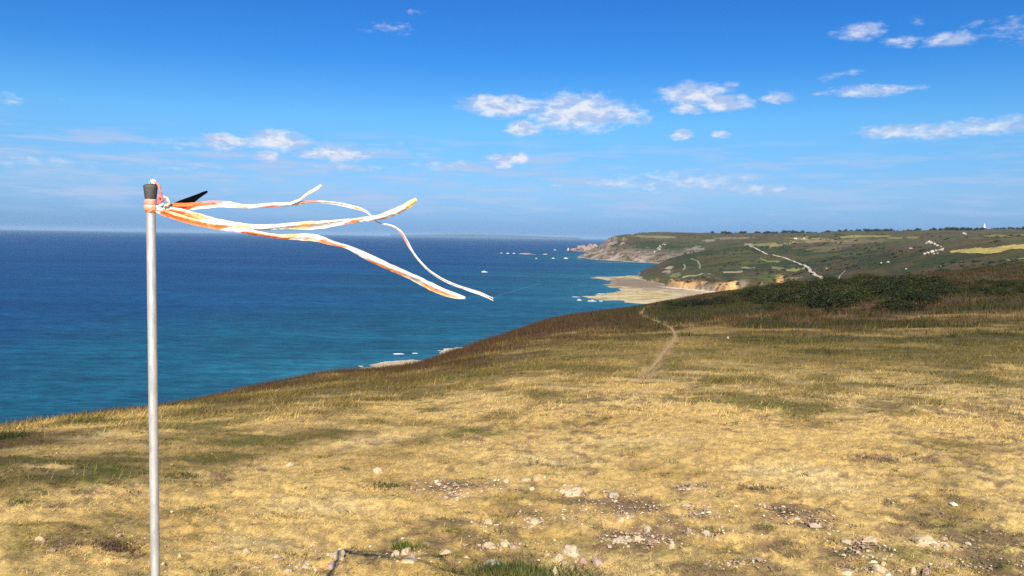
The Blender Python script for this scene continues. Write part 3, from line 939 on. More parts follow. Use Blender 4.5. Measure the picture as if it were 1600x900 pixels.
t.set(out.inputs['Surface'], t.n('ShaderNodeBsdfDiffuse', {'Color': t.mix(t.rng(t.noise(p, .12, 5., .7), .4, .6), (.012, .085, .16, 1), (.045, .16, .25, 1))}))


def foam_sheet(name, cx, cy, a, b, seed, parent=None, z=.05, m_=None, th=0.0):
    n = 28; Vv = [(0, 0, z)]
    for i in range(n):
        q = 2 * math.pi * i / n
        k_ = .75 + .5 * float(vnoise(np.array([math.cos(q) * 2 + seed]), np.array([math.sin(q) * 2 + seed]), seed)[0])
        u, v = a * k_ * math.cos(q), b * k_ * math.sin(q)
        Vv.append((u * math.cos(th) - v * math.sin(th), u * math.sin(th) + v * math.cos(th), z))
    Ff = [(0, 1 + i, 1 + (i + 1) % n) for i in range(n)]
    me_ = np_mesh(name, Vv, Ff, m_ or M_FOAM)
    o = link(name, me_, parent, None if parent else (cx, cy, 0))
    return o


SK = [  # photo x, y, width in photo px, height px, material, label
    (823, 397.2, 28, 2.0, 'red', 'long low reddish skerry with a white edge off the headland tip'),
    (852, 397.6, 11, 1.2, 'pale', 'pale flat rock awash right of the long reddish skerry'),
    (803, 396.2, 6, 1.3, 'pale', 'small white washed rock just left of the long reddish skerry'),
    (793, 396.2, 7, 1.3, 'pale', 'second white washed rock left of the long reddish skerry'),
    (783, 395.6, 6, 1.0, 'pale', 'leftmost small white rock of the row off the headland'),
    (867, 391, 5, 1.2, 'pale', 'lone white rock farther out than the row of skerries'),
    (864, 404, 6, 1.4, 'pale', 'twin pale specks of rock below the row of skerries'),
    (838, 404, 4, 1.4, 'pale', 'faint small rock below the long reddish skerry'),
    (884, 404.2, 9, 2.2, 'pale', 'white rock wrapped in surf beside the headland foot'),
    (905, 469.2, 9, 2.0, 'pale', 'small pale rock alone left of the reef tip'),
    (925, 470.6, 17, 2.2, 'pale', 'long pale rock lying just off the reef'),
    (939, 470.4, 7, 1.2, 'pale', 'little pale rock touching the lower edge of the reef'),
]
for i, (px, py, wpx, hpx, kd, lb) in enumerate(SK):
    p = sea_at(px, py); D_ = math.hypot(p[0], p[1])
    a = wpx / F_PX * D_ * .36; hgt = hpx / F_PX * D_ * .85
    root = empty('sea_rock', (p[0], p[1], 0)); tag(root, lb, 'rock', 'rocks in the sea off the headland')
    link('stone', bm_mesh('stone', lump(40 + i, a, a * .7, hgt * 1.1, 3, .5), M_SKERRY if kd == 'red' else M_CRAG), root)
    foam_sheet('surf', 0, 0, a * 1.2, max(a * .7, D_ * .006), i, root)
# tip of the far headland: a separate crag standing in the water
p = sea_at(919, 392.8); D_ = math.hypot(p[0], p[1]); s_ = D_ / F_PX
root = empty('sea_stack', (p[0], p[1], 0)); tag(root, 'reddish grey crag at the seaward tip of the far headland', 'crag')
M_HEAD = rock_mat('headland_stone', (.27, .20, .155), (.34, .27, .21), (.14, .11, .08), .05, 3.)
for k_, (ox, wx_, hx_) in enumerate(((0, 15, 11.5), (-13, 9, 8.5), (-22, 6, 4.5))):
    bm_ = lump(177 + k_, wx_ * s_, 55, hx_ * s_, 4, .75)
    for v in bm_.verts: v.co.x += ox * s_ + .25 * v.co.z
    link('stone', bm_mesh('stone', bm_, M_HEAD), root)
foam_sheet('surf', -6 * s_, 0, 20 * s_, 60, 5, root)
p2 = sea_at(888, 391.5); D2 = math.hypot(p2[0], p2[1])
root = empty('sea_stack', (p2[0], p2[1], 0)); tag(root, 'small pointed pale rock beyond the tip of the far headland', 'crag')
link('stone', bm_mesh('stone', lump(78, 1.6 / F_PX * D2, 6, 4.2 / F_PX * D2, 3, .4), M_CRAG), root)
foam_sheet('surf', 0, 0, 5 / F_PX * D2, 40, 6, root)
for i, (px, py, a, b) in enumerate([(622, 553, 20, 4), (648, 552, 10, 3), (540, 581, 22, 1.2), (690, 548, 14, 1.5), (975, 454, 10, 8), (940, 459, 16, 8), (900, 464, 12, 6), (905, 380 + 24.6, 8, 14), (940, 434.5, 10, 14), (960, 410, 60, 5)]):
    p = sea_at(px, py); D_ = math.hypot(p[0], p[1])
    tag(foam_sheet('surf', p[0], p[1], a * .5 / F_PX * D_, b * .8, i + 20, None, .04), 'white surf ' + ['breaking left above the sandy strand', 'breaking right above the sandy strand', 'along the left tip of the sandy strand', 'left of the small strip of pale shore',
        'in the notch of the reef', 'on the left edge of the reef below its notch', 'off the lower reef tip', 'at the foot of the far headland tip', 'on the upper spit of the reef', 'under the cliffs of the far headland'][i], 'surf', 'lines of surf along the shore')

# pale crags on the far slopes
crag_me = [bm_mesh('crag', lump(60 + i, 1, 1, 1, 2, .5), M_CRAG) for i in range(5)]
def crag(px, py, wpx, hpx, lb, grp):
    p = fhit(px, py)
    if p is None: return
    D_ = math.hypot(p[0], p[1])
    o = link('crag', random.choice(crag_me), None, (p[0], p[1], p[2]))
    o.scale = (wpx / F_PX * D_ * .5, wpx / F_PX * D_ * .5, hpx / F_PX * D_ * .6); o.rotation_euler = (0, 0, random.uniform(0, 6.28))
    tag(o, lb, 'rock', grp)
for (px, py, w_, h_) in [(1450, 379, 5, 3), (1455, 380, 5, 4), (1460, 382, 6, 4), (1465, 384, 5, 3), (1470, 386, 4, 3), (1452, 378, 4, 3), (1447, 380.5, 4, 2), (1445, 397, 5, 3), (1450, 396, 5, 4), (1456, 394, 6, 5), (1462, 392, 5, 3), (1468, 391, 5, 3), (1472, 391, 5, 4), (1459, 397, 4, 3), (1474, 389, 3, 3), (1465, 396, 3, 2)]:
    arm = ('upper arm' if py < 384 else 'right tip') if py < 388 else 'lower arm'
    side = 'left' if px < 1452 else ('middle' if px < 1463 else 'right')
    crag(px, py, w_, h_, f'white crag of the broken outcrop, {side} of its {arm}', 'white crags on the right hillside')
for (px, py, w_, h_, lb) in [(1423, 388.5, 9, 3, 'flat pale crag left of the white outcrop'), (1388, 410, 7, 4, 'pale crag by itself above the gorse thicket'), (1377, 411, 5, 3, 'smaller pale crag beside the lone crag above the thicket'), (1416, 420.5, 4, 3, 'tiny pale crag low on the slope above the thicket'),
                             (1292, 419.5, 5, 3, 'small white crag right of the road bend'), (1470, 416, 3, 2.5, 'small grey crag on the slope below the white outcrop')]:
    crag(px, py, w_ * .7, h_ * .7, lb, 'lone crags on the far slopes')
for i in range(26):
    tq = random.random()
    crag(1020 + 20 * tq + random.uniform(-3, 3), 396 - 16 * tq + random.uniform(-2, 2), random.uniform(1.2, 2.6), random.uniform(1, 2.4), 'pale crag on the green face of the far headland, ' + ('top' if tq > .66 else 'middle' if tq > .33 else 'foot') + ' of the chain', 'crags on the far headland')

# ------------------------------------------------------------------ boats
def paint(name, colr, rough=.4):
    m_, t, out = mat(name)
    p = t.n('ShaderNodeTexCoord').outputs['Object']
    c = t.mix(t.rng(t.noise(p, 2.0, 4., .6), .3, .7), tuple(v * .85 for v in colr) + (1,), (*colr, 1))
    t.set(out.inputs['Surface'], t.n('ShaderNodeBsdfPrincipled', {'Base Color': c, 'Roughness': rough}))
    return m_


M_WHITE = paint('white_paint', (.80, .80, .78)); M_WIN = paint('dark_glass', (.03, .04, .05), .15); M_TERR = paint('slate_roof', (.16, .15, .16), .8)


def boat(px, py, wpx, lb, yaw):
    p = sea_at(px, py); D_ = math.hypot(p[0], p[1]); L = wpx / F_PX * D_
    root = empty('motor_boat', (p[0], p[1], 0)); root.rotation_euler = (0, 0, yaw); tag(root, lb, 'boat', 'motor boats in the bay')
    secs = [(-.5, .15, .0, .11), (-.2, .17, -.02, .12), (.15, .16, -.02, .14), (.38, .09, .0, .17), (.5, .004, .08, .19)]
    Vv = []
    for (u, hw, zb, zt) in secs:
        Vv += [(u * L, -hw * L, zt * L), (u * L, -hw * .7 * L, zb * L - .02 * L), (u * L, hw * .7 * L, zb * L - .02 * L), (u * L, hw * L, zt * L)]
    Ff = []
    for i in range(4):
        for j in range(4):
            Ff.append((i * 4 + j, (i + 1) * 4 + j, (i + 1) * 4 + (j + 1) % 4, i * 4 + (j + 1) % 4))
    Ff.append((0, 1, 2, 3)); 
    link('hull', np_mesh('hull', Vv, Ff, M_WHITE), root)
    bm_ = bmesh.new(); bmesh.ops.create_cube(bm_, size=1.0)
    for v in bm_.verts:
        k_ = .8 if v.co.z > 0 else 1.0
        v.co = Vector((v.co.x * .34 * L * k_ + .02 * L, v.co.y * .2 * L * k_, v.co.z * .13 * L + .19 * L))
    cb = link('cabin', bm_mesh('cabin', bm_, M_WHITE), root)
    bm_ = bmesh.new(); bmesh.ops.create_cube(bm_, size=1.0)
    for v in bm_.verts:
        v.co = Vector((v.co.x * .325 * L + .02 * L, v.co.y * .185 * L, v.co.z * .045 * L + .20 * L))
    link('window', bm_mesh('window', bm_, M_WIN), cb)
    return p


b1 = boat(757, 425.5, 9, 'white motor boat with a long straight wake in the middle of the bay', math.pi)
b2 = boat(769, 465, 3.4, 'tiny white motor boat just past the frayed streamer end', math.pi)
for (pts, w0, w1, lb) in (([(757, 425.6), (800, 426), (850, 427.5), (920, 431)], 6, 30, 'pale straight wake behind the larger motor boat'),
                          ([(770, 465), (782, 461), (800, 455.5), (822, 449), (845, 443)], 2.2, 9, 'thin diagonal wake trailing from the tiny boat')):
    P = np.array([sea_at(*q)[:2] for q in pts])
    o = ribbon_on(lambda x, y: x * 0, 'wake', P, np.linspace(w0, w1, len(P)), .03, M_WAKE, (.5, .6, .7), sub=6, cross=2)
    tag(o, kind='stuff', label=lb)

# ------------------------------------------------------------------ buildings and trees on the skyline
def skyline(px, d0=2300, d1=4700):
    Y = np.linspace(d0, d1, 160)
    P = np.array([at_depth(px, 372, y_) for y_ in Y])
    z = FAR(P[:, 0], P[:, 1])
    i = int(np.argmax((z - 100) / P[:, 1]))
    return P[i, 0], P[i, 1], z[i]


x_, y_, z_ = skyline(1537)
D_ = math.hypot(x_, y_); s_ = D_ / F_PX
root = empty('white_tower', (x_, y_, z_ - .5)); tag(root, 'small white tower standing alone on the right skyline', 'tower')
def lathe(prof_, n=20, caps=True):
    Vv = [(r_ * math.cos(2 * math.pi * i / n), r_ * math.sin(2 * math.pi * i / n), h_) for (r_, h_) in prof_ for i in range(n)]
    Ff = [(j * n + i, j * n + (i + 1) % n, (j + 1) * n + (i + 1) % n, (j + 1) * n + i) for j in range(len(prof_) - 1) for i in range(n)]
    return Vv, Ff
Vv, Ff = lathe([(1.7 * s_, 0), (1.45 * s_, 2 * s_), (1.2 * s_, 4.6 * s_), (1.5 * s_, 4.8 * s_), (1.5 * s_, 5.1 * s_), (.9 * s_, 5.1 * s_)])
link('shaft', np_mesh('shaft', Vv, Ff, M_WHITE), root)
Vv, Ff = lathe([(.85 * s_, 5.1 * s_), (.85 * s_, 6.2 * s_), (.5 * s_, 6.8 * s_), (.01, 7.2 * s_)])
link('lantern', np_mesh('lantern', Vv, Ff, M_WHITE), root)


def house(px, py, wpx, lb, grp=None):
    p = fhit(px, py)
    if p is None:
        q = skyline(px); p = np.array(q)
    s = math.hypot(p[0], p[1]) / F_PX
    Wd, Dp, Hh, Rf = wpx * s, wpx * s * .6, wpx * s * .34, wpx * s * .25
    root = empty('white_house', (p[0], p[1], p[2] - .4)); root.rotation_euler = (0, 0, random.uniform(-.4, .4)); tag(root, lb, 'house', grp)
    def bx(x0, x1, y0, y1, z0, z1):
        V_ = [(x, y, z) for x in (x0, x1) for y in (y0, y1) for z in (z0, z1)]
        return V_, [(0, 1, 3, 2), (4, 6, 7, 5), (0, 4, 5, 1), (2, 3, 7, 6), (0, 2, 6, 4), (1, 5, 7, 3)]
    V_, F_ = bx(-Wd / 2, Wd / 2, -Dp / 2, Dp / 2, 0, Hh)
    link('wall', np_mesh('wall', V_, F_, M_WHITE), root)
    o_ = .06 * Wd
    V_ = [(-Wd / 2 - o_, -Dp / 2 - o_, Hh), (Wd / 2 + o_, -Dp / 2 - o_, Hh), (Wd / 2 + o_, Dp / 2 + o_, Hh), (-Wd / 2 - o_, Dp / 2 + o_, Hh), (-Wd / 2 - o_, 0, Hh + Rf), (Wd / 2 + o_, 0, Hh + Rf)]
    me_ = bpy.data.meshes.new('roof'); me_.from_pydata(V_, [], [(0, 1, 5, 4), (2, 3, 4, 5), (0, 4, 3), (1, 2, 5), (0, 3, 2, 1)]); me_.materials.append(M_TERR)
    link('roof', me_, root)
    V_, F_ = bx(-.06 * Wd, .06 * Wd, -Dp / 2 - .03 * Wd, -Dp / 2 + .01 * Wd, Hh * .02, Hh * .7)
    link('door', np_mesh('door', V_, F_, M_WIN), root)
    for u in (-.3, .3):
        V_, F_ = bx(u * Wd - .07 * Wd, u * Wd + .07 * Wd, -Dp / 2 - .03 * Wd, -Dp / 2 + .01 * Wd, Hh * .4, Hh * .75)
        link('window', np_mesh('window', V_, F_, M_WIN), root)


house(1505.5, 365, 4, 'white house on the brow left of the white tower')
house(1508.5, 366, 2.6, 'smaller white outbuilding beside the white house on the brow')
house(1243, 373, 4, 'white farmhouse among hedges above the far road')
house(1256, 372.5, 3, 'small white farmhouse right of the farmhouse above the road')

def leaf_ball(seed, n, rx, rz, size, core=.72):
    """crown made of many small leaf faces round a lumpy core"""
    rs = np.random.default_rng(seed)
    d = rs.normal(size=(n, 3)); d /= np.linalg.norm(d, axis=1)[:, None]
    lumpy = 1 + 1.3 * (fbm(d[:, 0] * 2 + seed, d[:, 1] * 2 + d[:, 2] * 1.5, .55, 2, seed) - .5) * 2 * min(1, core)
    rad = (core + (1 - core) * rs.random(n) ** .5) * lumpy
    P = d * rad[:, None] * [rx, rx, rz]
    P[:, 2] += rz * .75
    P[:, 2] = np.maximum(P[:, 2], 0)
    a_ = rs.normal(size=(n, 3)); a_ /= np.linalg.norm(a_, axis=1)[:, None]
    b_ = np.cross(a_, d + .4 * rs.normal(size=(n, 3))); b_ /= np.linalg.norm(b_, axis=1)[:, None] + 1e-9
    s = size * rs.uniform(.6, 1.4, n)[:, None]
    V_ = np.stack([P - b_ * s * .5, P + b_ * s * .5, P + a_ * s + d * s * .6], 1).reshape(-1, 3)
    V_[:, 2] = np.maximum(V_[:, 2], -.05)
    return V_, np.arange(3 * n).reshape(-1, 3), rs


M_LEAF = tint_mat('leaves', .8, None, None, .18)
M_BARK = rock_mat('bark', (.07, .055, .04), (.10, .08, .06), (.04, .03, .02), 3., .02)
tree_src = []
for sd_ in range(4):
    V_, F_, rs = leaf_ball(300 + sd_, 520, 1.0, .62, .22)
    V_[:, 2] += .25
    cc = np.array([.030, .040, .016]) * rs.uniform(.6, 1.6, (520, 1)); cc = np.repeat(cc, 3, 0)
    cm_ = np_mesh('crown', V_, F_, M_LEAF, cc)
    Vv, Ff = lathe([(.10, -.1), (.07, .3), (.05, .7)], 7)
    tree_src.append((cm_, np_mesh('trunk', Vv, Ff, M_BARK)))
random.seed(4)
tpx = [random.uniform(1105, 1615) for _ in range(110)]
tpx += [random.gauss(m_, s__) for m_, s__, n_ in ((1205, 6, 8), (1180, 3, 4), (1232, 10, 9), (1288, 10, 8), (1360, 12, 12), (1375, 8, 6), (1425, 10, 6), (1482, 10, 14), (1500, 10, 8), (1540, 16, 8), (1585, 10, 8), (1130, 14, 6)) for _ in range(n_)]
for px in tpx:
    x_, y_, z_ = skyline(px)
    s_ = math.hypot(x_, y_) / F_PX
    hgt = random.choice((.7, .9, 1.2, 1.5, 2.0)) * random.uniform(.9, 1.2) * s_ * (1.25 if 1340 < px < 1390 or 1470 < px < 1510 or 1195 < px < 1240 else 1)
    root = empty('tree', (x_, y_ - random.uniform(0, 60), z_)); root.location.z = float(FAR(np.array([root.location.x]), np.array([root.location.y]))[0]) - .4
    root.scale = (hgt * random.uniform(.8, 1.5), hgt * .9, hgt); root.rotation_euler = (0, 0, random.uniform(0, 6.28))
    where = [(1150, 'above the far headland, leftmost stretch'), (1195, 'left of the clump above the road'), (1222, 'in the clump above the far road'), (1262, 'above the white farmhouses'), (1310, 'right of the white farmhouses'),
             (1345, 'left of the dense clump in mid skyline'), (1392, 'in the dense clump in mid skyline'), (1440, 'right of the dense clump in mid skyline'), (1475, 'above the white outcrop'), (1512, 'above the white house on the brow'),
             (1545, 'beside the white tower'), (1575, 'right of the white tower'), (9999, 'at the right edge of the skyline')]
    wtxt = next(t_ for lim, t_ in where if px < lim)
    ssz = 'low' if hgt / s_ < 1.1 else ('middle sized' if hgt / s_ < 1.6 else 'tall')
    tag(root, f'{ssz} dark tree on the far skyline {wtxt}', 'tree', 'trees along the far skyline')
    cr, tr = random.choice(tree_src)
    link('crown', cr, root); link('trunk', tr, root)
# hedges and shrubs dotted over the far slopes: one mass
rs = np.random.default_rng(5)
hp = []
for _ in range(1500):
    q = (rs.uniform(1040, 1620), rs.uniform(366, 446))
    hp.append(q)
pts_ = []
for q in hp:
    p = fhit(*q)
    if p is not None and p[2] > 12 and fbm(np.array([p[0]]), np.array([p[1]]), 90, 4, 72)[0] > .54:
        pts_.append(p)
pts_ = np.array(pts_)
def scatter_leaves(pts, n_each, size_fn, seed, colr, hfac=.7):
    rs = np.random.default_rng(seed); Vs, Cs = [], []
    for p in pts:
        s = size_fn(rs, p)
        d = rs.normal(size=(n_each, 3)); d /= np.linalg.norm(d, axis=1)[:, None]; d[:, 2] = np.abs(d[:, 2])
        c_ = p + d * s * rs.uniform(.6, 1, (n_each, 1)) * [1.3, 1.3, hfac]
        a_ = rs.normal(size=(n_each, 3)) * s * .38; b_ = rs.normal(size=(n_each, 3)) * s * .38
        Vs.append(np.stack([c_ - a_, c_ + a_, c_ + b_ + [0, 0, s * .2]], 1).reshape(-1, 3))
        Cs.append(np.repeat(np.array(colr)[None] * rs.uniform(.6, 1.5) * rs.uniform(.75, 1.25, (n_each, 1)), 3, 0))
    V_ = np.vstack(Vs); return V_, np.arange(len(V_)).reshape(-1, 3), np.vstack(Cs)
V_, F_, C_ = scatter_leaves(pts_, 26, lambda r_, p_: r_.uniform(1.2, 3.6) * (math.hypot(p_[0], p_[1]) / 2000) ** .5, 6, (.034, .048, .016))
tag(link('shrubs', np_mesh('shrubs', V_, F_, M_LEAF, C_)), kind='stuff', label='dark gorse and hedges spread over the far slopes')

# ------------------------------------------------------------------ vegetation of the near hill
M_BLADE = tint_mat('grass_blades', .75, None, None, .30)


def blades(P, h, wd, lean, az_, colr, bend=0.0, rs=RNG):
    """one tapering blade per point"""
    n = len(P)
    face = rs.uniform(0, math.pi, n)
    b = np.stack([np.cos(face), np.sin(face), np.zeros(n)], 1) * (wd * .5)[:, None]
    top = np.stack([np.sin(lean) * np.cos(az_), np.sin(lean) * np.sin(az_), np.cos(lean)], 1) * h[:, None]
    V_ = np.stack([P - b, P + b, P + top], 1).reshape(-1, 3)
    return V_, np.arange(3 * n).reshape(-1, 3), np.repeat(colr, 3, 0)


def wedge(n, r0, r1, half, power, rs, a_mid=0.0):
    u = rs.random(n)
    if power == 0:
        r = r0 * (r1 / r0) ** u
    else:
        r = (r0 ** power + u * (r1 ** power - r0 ** power)) ** (1 / power)
    a = np.radians(a_mid + rs.uniform(-half, half, n))
    return r * np.sin(a), r * np.cos(a)


# short dry turf
n = 420000
bx_, by_ = wedge(n, 2.6, 17, 41, .45, RNG)
cl = RNG.normal(size=(n, 2)) * .012
bx_ += cl[:, 0]; by_ += cl[:, 1]
Zb = zones(bx_, by_)
tuft = fbm(bx_, by_, .16, 3, 51)
keep = RNG.random(n) < (1 - .85 * Zb['soil']) * (1 - .7 * Zb['path']) * (.25 + 1.1 * sst(tuft, .35, .65))
bx_, by_ = bx_[keep], by_[keep]; Zb = {k_: v_[keep] for k_, v_ in Zb.items()}; tuft = tuft[keep]
bz = G(bx_, by_) - .004
nb = len(bx_); c = hill_colour(bx_, by_, Zb)
hsh = RNG.random(nb)
c = c * RNG.uniform(.60, 1.50, (nb, 1))
c = mixc(c, GREEN * 1.15, (hsh < .10 + .45 * Zb['green']) * .75)
c = mixc(c, np.array([.17, .10, .055]), (hsh > .90) * .8)
h = RNG.uniform(.012, .034, nb) * (1 + .8 * Zb['green']) * (.7 + .6 * tuft) * (1 + .06 * Zb['r'])
wd = RNG.uniform(.0022, .0042, nb) * (1 + .10 * Zb['r'])
V_, F_, C_ = blades(np.stack([bx_, by_, bz], 1), h, wd, RNG.uniform(.95, 1.52, nb), RNG.normal(.5, 1.6, nb), c)
tag(link('dry_turf', np_mesh('dry_turf', V_, F_, M_BLADE, C_)), kind='stuff', label='short straw coloured turf with green patches in the foreground')

# longer rough grass farther down the slope
n = 420000
bx_, by_ = wedge(n, 12, 75, 38, .5, RNG)
cl = RNG.normal(size=(n, 2)) * .03
bx_ += cl[:, 0]; by_ += cl[:, 1]
Zb = zones(bx_, by_)
tuft = fbm(bx_, by_, .7, 3, 52)
keep = RNG.random(n) < (1 - .95 * Zb['path']) * (.12 + 1.1 * sst(tuft, .38, .66)) * (1 - .6 * Zb['soil']) * sst(Zb['r'], 10, 18)
bx_, by_ = bx_[keep], by_[keep]; Zb = {k_: v_[keep] for k_, v_ in Zb.items()}; tuft = tuft[keep]
bz = G(bx_, by_) - .01
nb = len(bx_); c = hill_colour(bx_, by_, Zb) * RNG.uniform(.7, 1.35, (nb, 1))
hsh = RNG.random(nb)
c = mixc(c, STRAW_LT, (hsh < .14) * .7 * (1 - Zb['heath']) * (1 - .6 * Zb['olive']))
c = mixc(c, GREEN, (hsh > .86) * .7)
h = RNG.uniform(.035, .11, nb) * (.6 + .8 * tuft) * (1 + .8 * Zb['olive'])
wd = RNG.uniform(.006, .012, nb) * (1 + .02 * Zb['r'])
V_, F_, C_ = blades(np.stack([bx_, by_, bz], 1), h, wd, RNG.uniform(.5, 1.3, nb), RNG.normal(.3, 1.3, nb), c)
tag(link('rough_grass', np_mesh('rough_grass', V_, F_, M_BLADE, C_)), kind='stuff', label='longer yellow and olive rough grass covering the slope')

# little green and brown tufts dotted over the turf
nt = 3800
tx_, ty_ = wedge(nt, 3.4, 46, 39, .75, RNG)
Zt = zones(tx_, ty_)
kp = RNG.random(nt) < .10 + .65 * Zt['green'] + .55 * Zt['olive'] + .25 * sst(Zt['n3'], .5, .62)
kp &= Zt['path'] < .2
tx_, ty_ = tx_[kp], ty_[kp]; Zt = {k_: v_[kp] for k_, v_ in Zt.items()}
per = 34; nt = len(tx_); rt = np.hypot(tx_, ty_)
rad = RNG.uniform(.025, .085, nt) * (1 + .03 * rt)
ox = RNG.normal(size=(nt, per)) * rad[:, None] * .6; oy = RNG.normal(size=(nt, per)) * rad[:, None] * .45
bx_ = (tx_[:, None] + ox).ravel(); by_ = (ty_[:, None] + oy).ravel()
kind_ = RNG.random(nt)
tc_ = np.where((kind_ < .62)[:, None], np.array([.088, .108, .018]), np.where((kind_ < .85)[:, None], np.array([.15, .13, .03]), np.array([.14, .085, .04]))) * RNG.uniform(.7, 1.3, (nt, 1))
c = np.repeat(tc_, per, 0) * RNG.uniform(.6, 1.5, (nt * per, 1))
h = np.repeat(rad * .55, per) * RNG.uniform(.4, 1.1, nt * per)
wd = np.repeat(.003 + .0005 * rt, per)
V_, F_, C_ = blades(np.stack([bx_, by_, G(bx_, by_) - .003], 1), h, wd, RNG.uniform(.2, 1.2, nt * per), RNG.uniform(0, 6.28, nt * per), c)
tag(link('grass_tufts', np_mesh('grass_tufts', V_, F_, M_BLADE, C_)), kind='stuff', label='small green and brown tufts dotted over the dry turf')

# thin dry stalks standing above the turf
n = 5200
bx_, by_ = wedge(n, 3.5, 45, 38, .9, RNG)
clq = fbm(bx_, by_, 1.4, 3, 57)
kp = RNG.random(n) < sst(clq, .42, .62)
bx_, by_ = bx_[kp], by_[kp]; nb = len(bx_); r_ = np.hypot(bx_, by_)
c = np.array([.58, .43, .20])[None] * RNG.uniform(.55, 1.15, (nb, 1))
V_, F_, C_ = blades(np.stack([bx_, by_, G(bx_, by_)], 1), RNG.uniform(.05, .13, nb), .0022 + .00022 * r_, RNG.uniform(.1, .7, nb), RNG.normal(.2, .7, nb), c)
tag(link('dry_stalks', np_mesh('dry_stalks', V_, F_, M_BLADE, C_)), kind='stuff', label='thin dry grass stalks standing above the turf')

# heather and low scrub near the brow
n = 520000
bx_, by_ = wedge(n, 17, 250, 37, .8, RNG)
Zb = zones(bx_, by_)
tuft = fbm(bx_, by_, 2.2, 3, 53)
keep = (RNG.random(n) < Zb['heath'] * (.15 + 1.1 * sst(tuft, .36, .62)) * (1 - Zb['path'] * .97))
bx_, by_ = bx_[keep], by_[keep]; Zb = {k_: v_[keep] for k_, v_ in Zb.items()}; tuft = tuft[keep]
bz = G(bx_, by_) - .03
nb = len(bx_); c = hill_colour(bx_, by_, Zb) * RNG.uniform(.6, 1.5, (nb, 1))
hsh = RNG.random(nb)
c = mixc(c, np.array([.12, .055, .045]), (hsh < .18) * .6)
c = mixc(c, np.array([.075, .085, .02]), (hsh > .84) * .7)
ls = np.clip(Zb['r'] / 100, .25, 1.5)
h = RNG.uniform(.16, .50, nb) * (.5 + .9 * tuft) * np.clip(Zb['r'] / 60, .45, 1.2)
wd = RNG.uniform(.04, .11, nb) * ls
V_, F_, C_ = blades(np.stack([bx_, by_, bz], 1), h, wd, RNG.uniform(.05, .7, nb), RNG.uniform(0, 6.28, nb), c)
tag(link('heather', np_mesh('heather', V_, F_, M_BLADE, C_)), kind='stuff', label='dark brown and green heather along the brow of the hill')

# gorse bushes of the thicket
bush_src = []
for sd_ in range(5):
    nlf = 3000
    V_, F_, rs = leaf_ball(500 + sd_, nlf, 1.0, .66, .085, .80)
    tone = fbm(V_[::3, 0] * 1.0 + sd_, V_[::3, 1] + V_[::3, 2], .5, 3, 9)
    cc = np.array([[.020, .030, .009], [.030, .040, .011], [.014, .022, .008], [.042, .046, .013], [.026, .033, .011]][sd_]) * (.5 + tone * 1.1)[:, None] * rs.uniform(.6, 1.5, (nlf, 1))
    cc[rs.random(nlf) < .05] = (.085, .095, .022)
    cc[rs.random(nlf) < .07] = (.075, .045, .03)
    crown = np_mesh('foliage', V_, F_, M_LEAF, np.repeat(cc, 3, 0))
    sv, sf = [], []
    for q in range(6):
        th = q * 1.05; o_ = len(sv)
        Vv, Ff = lathe([(.035, -.15), (.028, .25), (.012, .6)], 5)
        for (x, y, z) in Vv: sv.append((x + math.cos(th) * (.06 + z * .5), y + math.sin(th) * (.06 + z * .5), z))
        sf += [tuple(o_ + k_ for k_ in f_) for f_ in Ff]
    bush_src.append((crown, np_mesh('stem', sv, sf, M_BARK)))
random.seed(21)
bpos = []
for _ in range(900):
    px = random.uniform(1165, 1500); top = float(np.interp(px, [1165, 1215, 1300, 1400, 1480, 1500], [458, 450, 440, 437, 440, 446])); bot = float(np.interp(px, [1165, 1250, 1400, 1500], [470, 482, 478, 466]))
    p = hit(px, top + (bot - top + 9 * math.sin(px / 17.) + 4 * math.sin(px / 5.3)) * random.random() ** 1.35)
    if p is None or math.hypot(p[0], p[1]) > 260: continue
    if all(math.hypot(p[0] - q[0], p[1] - q[1]) > 1.1 for q in bpos): bpos.append(p)
    if len(bpos) >= 230: break
for _ in range(60):
    px = random.uniform(1040, 1190); p = hit(px, float(np.interp(px, [1040, 1190], [478, 460])) + random.uniform(-3, 10))
    if p is not None and math.hypot(p[0], p[1]) < 260: bpos.append(p)
for _ in range(30):
    px = random.uniform(1490, 1610); p = hit(px, random.uniform(440, 462))
    if p is not None and math.hypot(p[0], p[1]) < 260: bpos.append(p)
for i, p in enumerate(bpos):
    d_ = math.hypot(p[0], p[1])
    px_ = 800 + p[0] / p[1] * F_PX
    main = 1190 < px_ < 1490
    sz = (random.choice((.35, .45, .55, .7, .85, 1.05)) * random.uniform(.85, 1.2)) if main else random.uniform(.3, .7)
    o = empty('gorse_bush', (p[0], p[1], float(G(p[0], p[1])) - .12)); o.rotation_euler = (0, 0, random.uniform(0, 6.28))
    o.scale = (sz * random.uniform(1.2, 2.2), sz * random.uniform(1.2, 2.0), sz * random.uniform(.7, 1.2))
    ki = random.randrange(5)
    tone = ('dark green', 'mid green', 'almost black green', 'yellowish green', 'brownish green')[ki]
    size = 'small' if sz < .5 else ('broad' if sz < .8 else 'large')
    row = 'crest' if d_ > 105 else ('middle' if d_ > 72 else 'front foot')
    if main:
        part_ = ('left end', 'left half', 'centre', 'right half', 'right end')[min(4, max(0, int((px_ - 1190) / 60)))]
        tag(o, f'{size} {tone} gorse bush on the {row} of the thicket, {part_}', 'bush', 'gorse bushes of the thicket')
    else:
        part_ = 'left of the thicket towards the footpath' if px_ < 1120 else ('just left of the thicket' if px_ < 1250 else ('just right of the thicket' if px_ < 1540 else 'in the red heather at the right edge'))
        tag(o, f'low {tone} gorse bush, {size}, {part_}', 'bush', 'low gorse bushes beside the thicket')
    cr, st_ = bush_src[ki]
    link('foliage', cr, o); link('stem', st_, o)

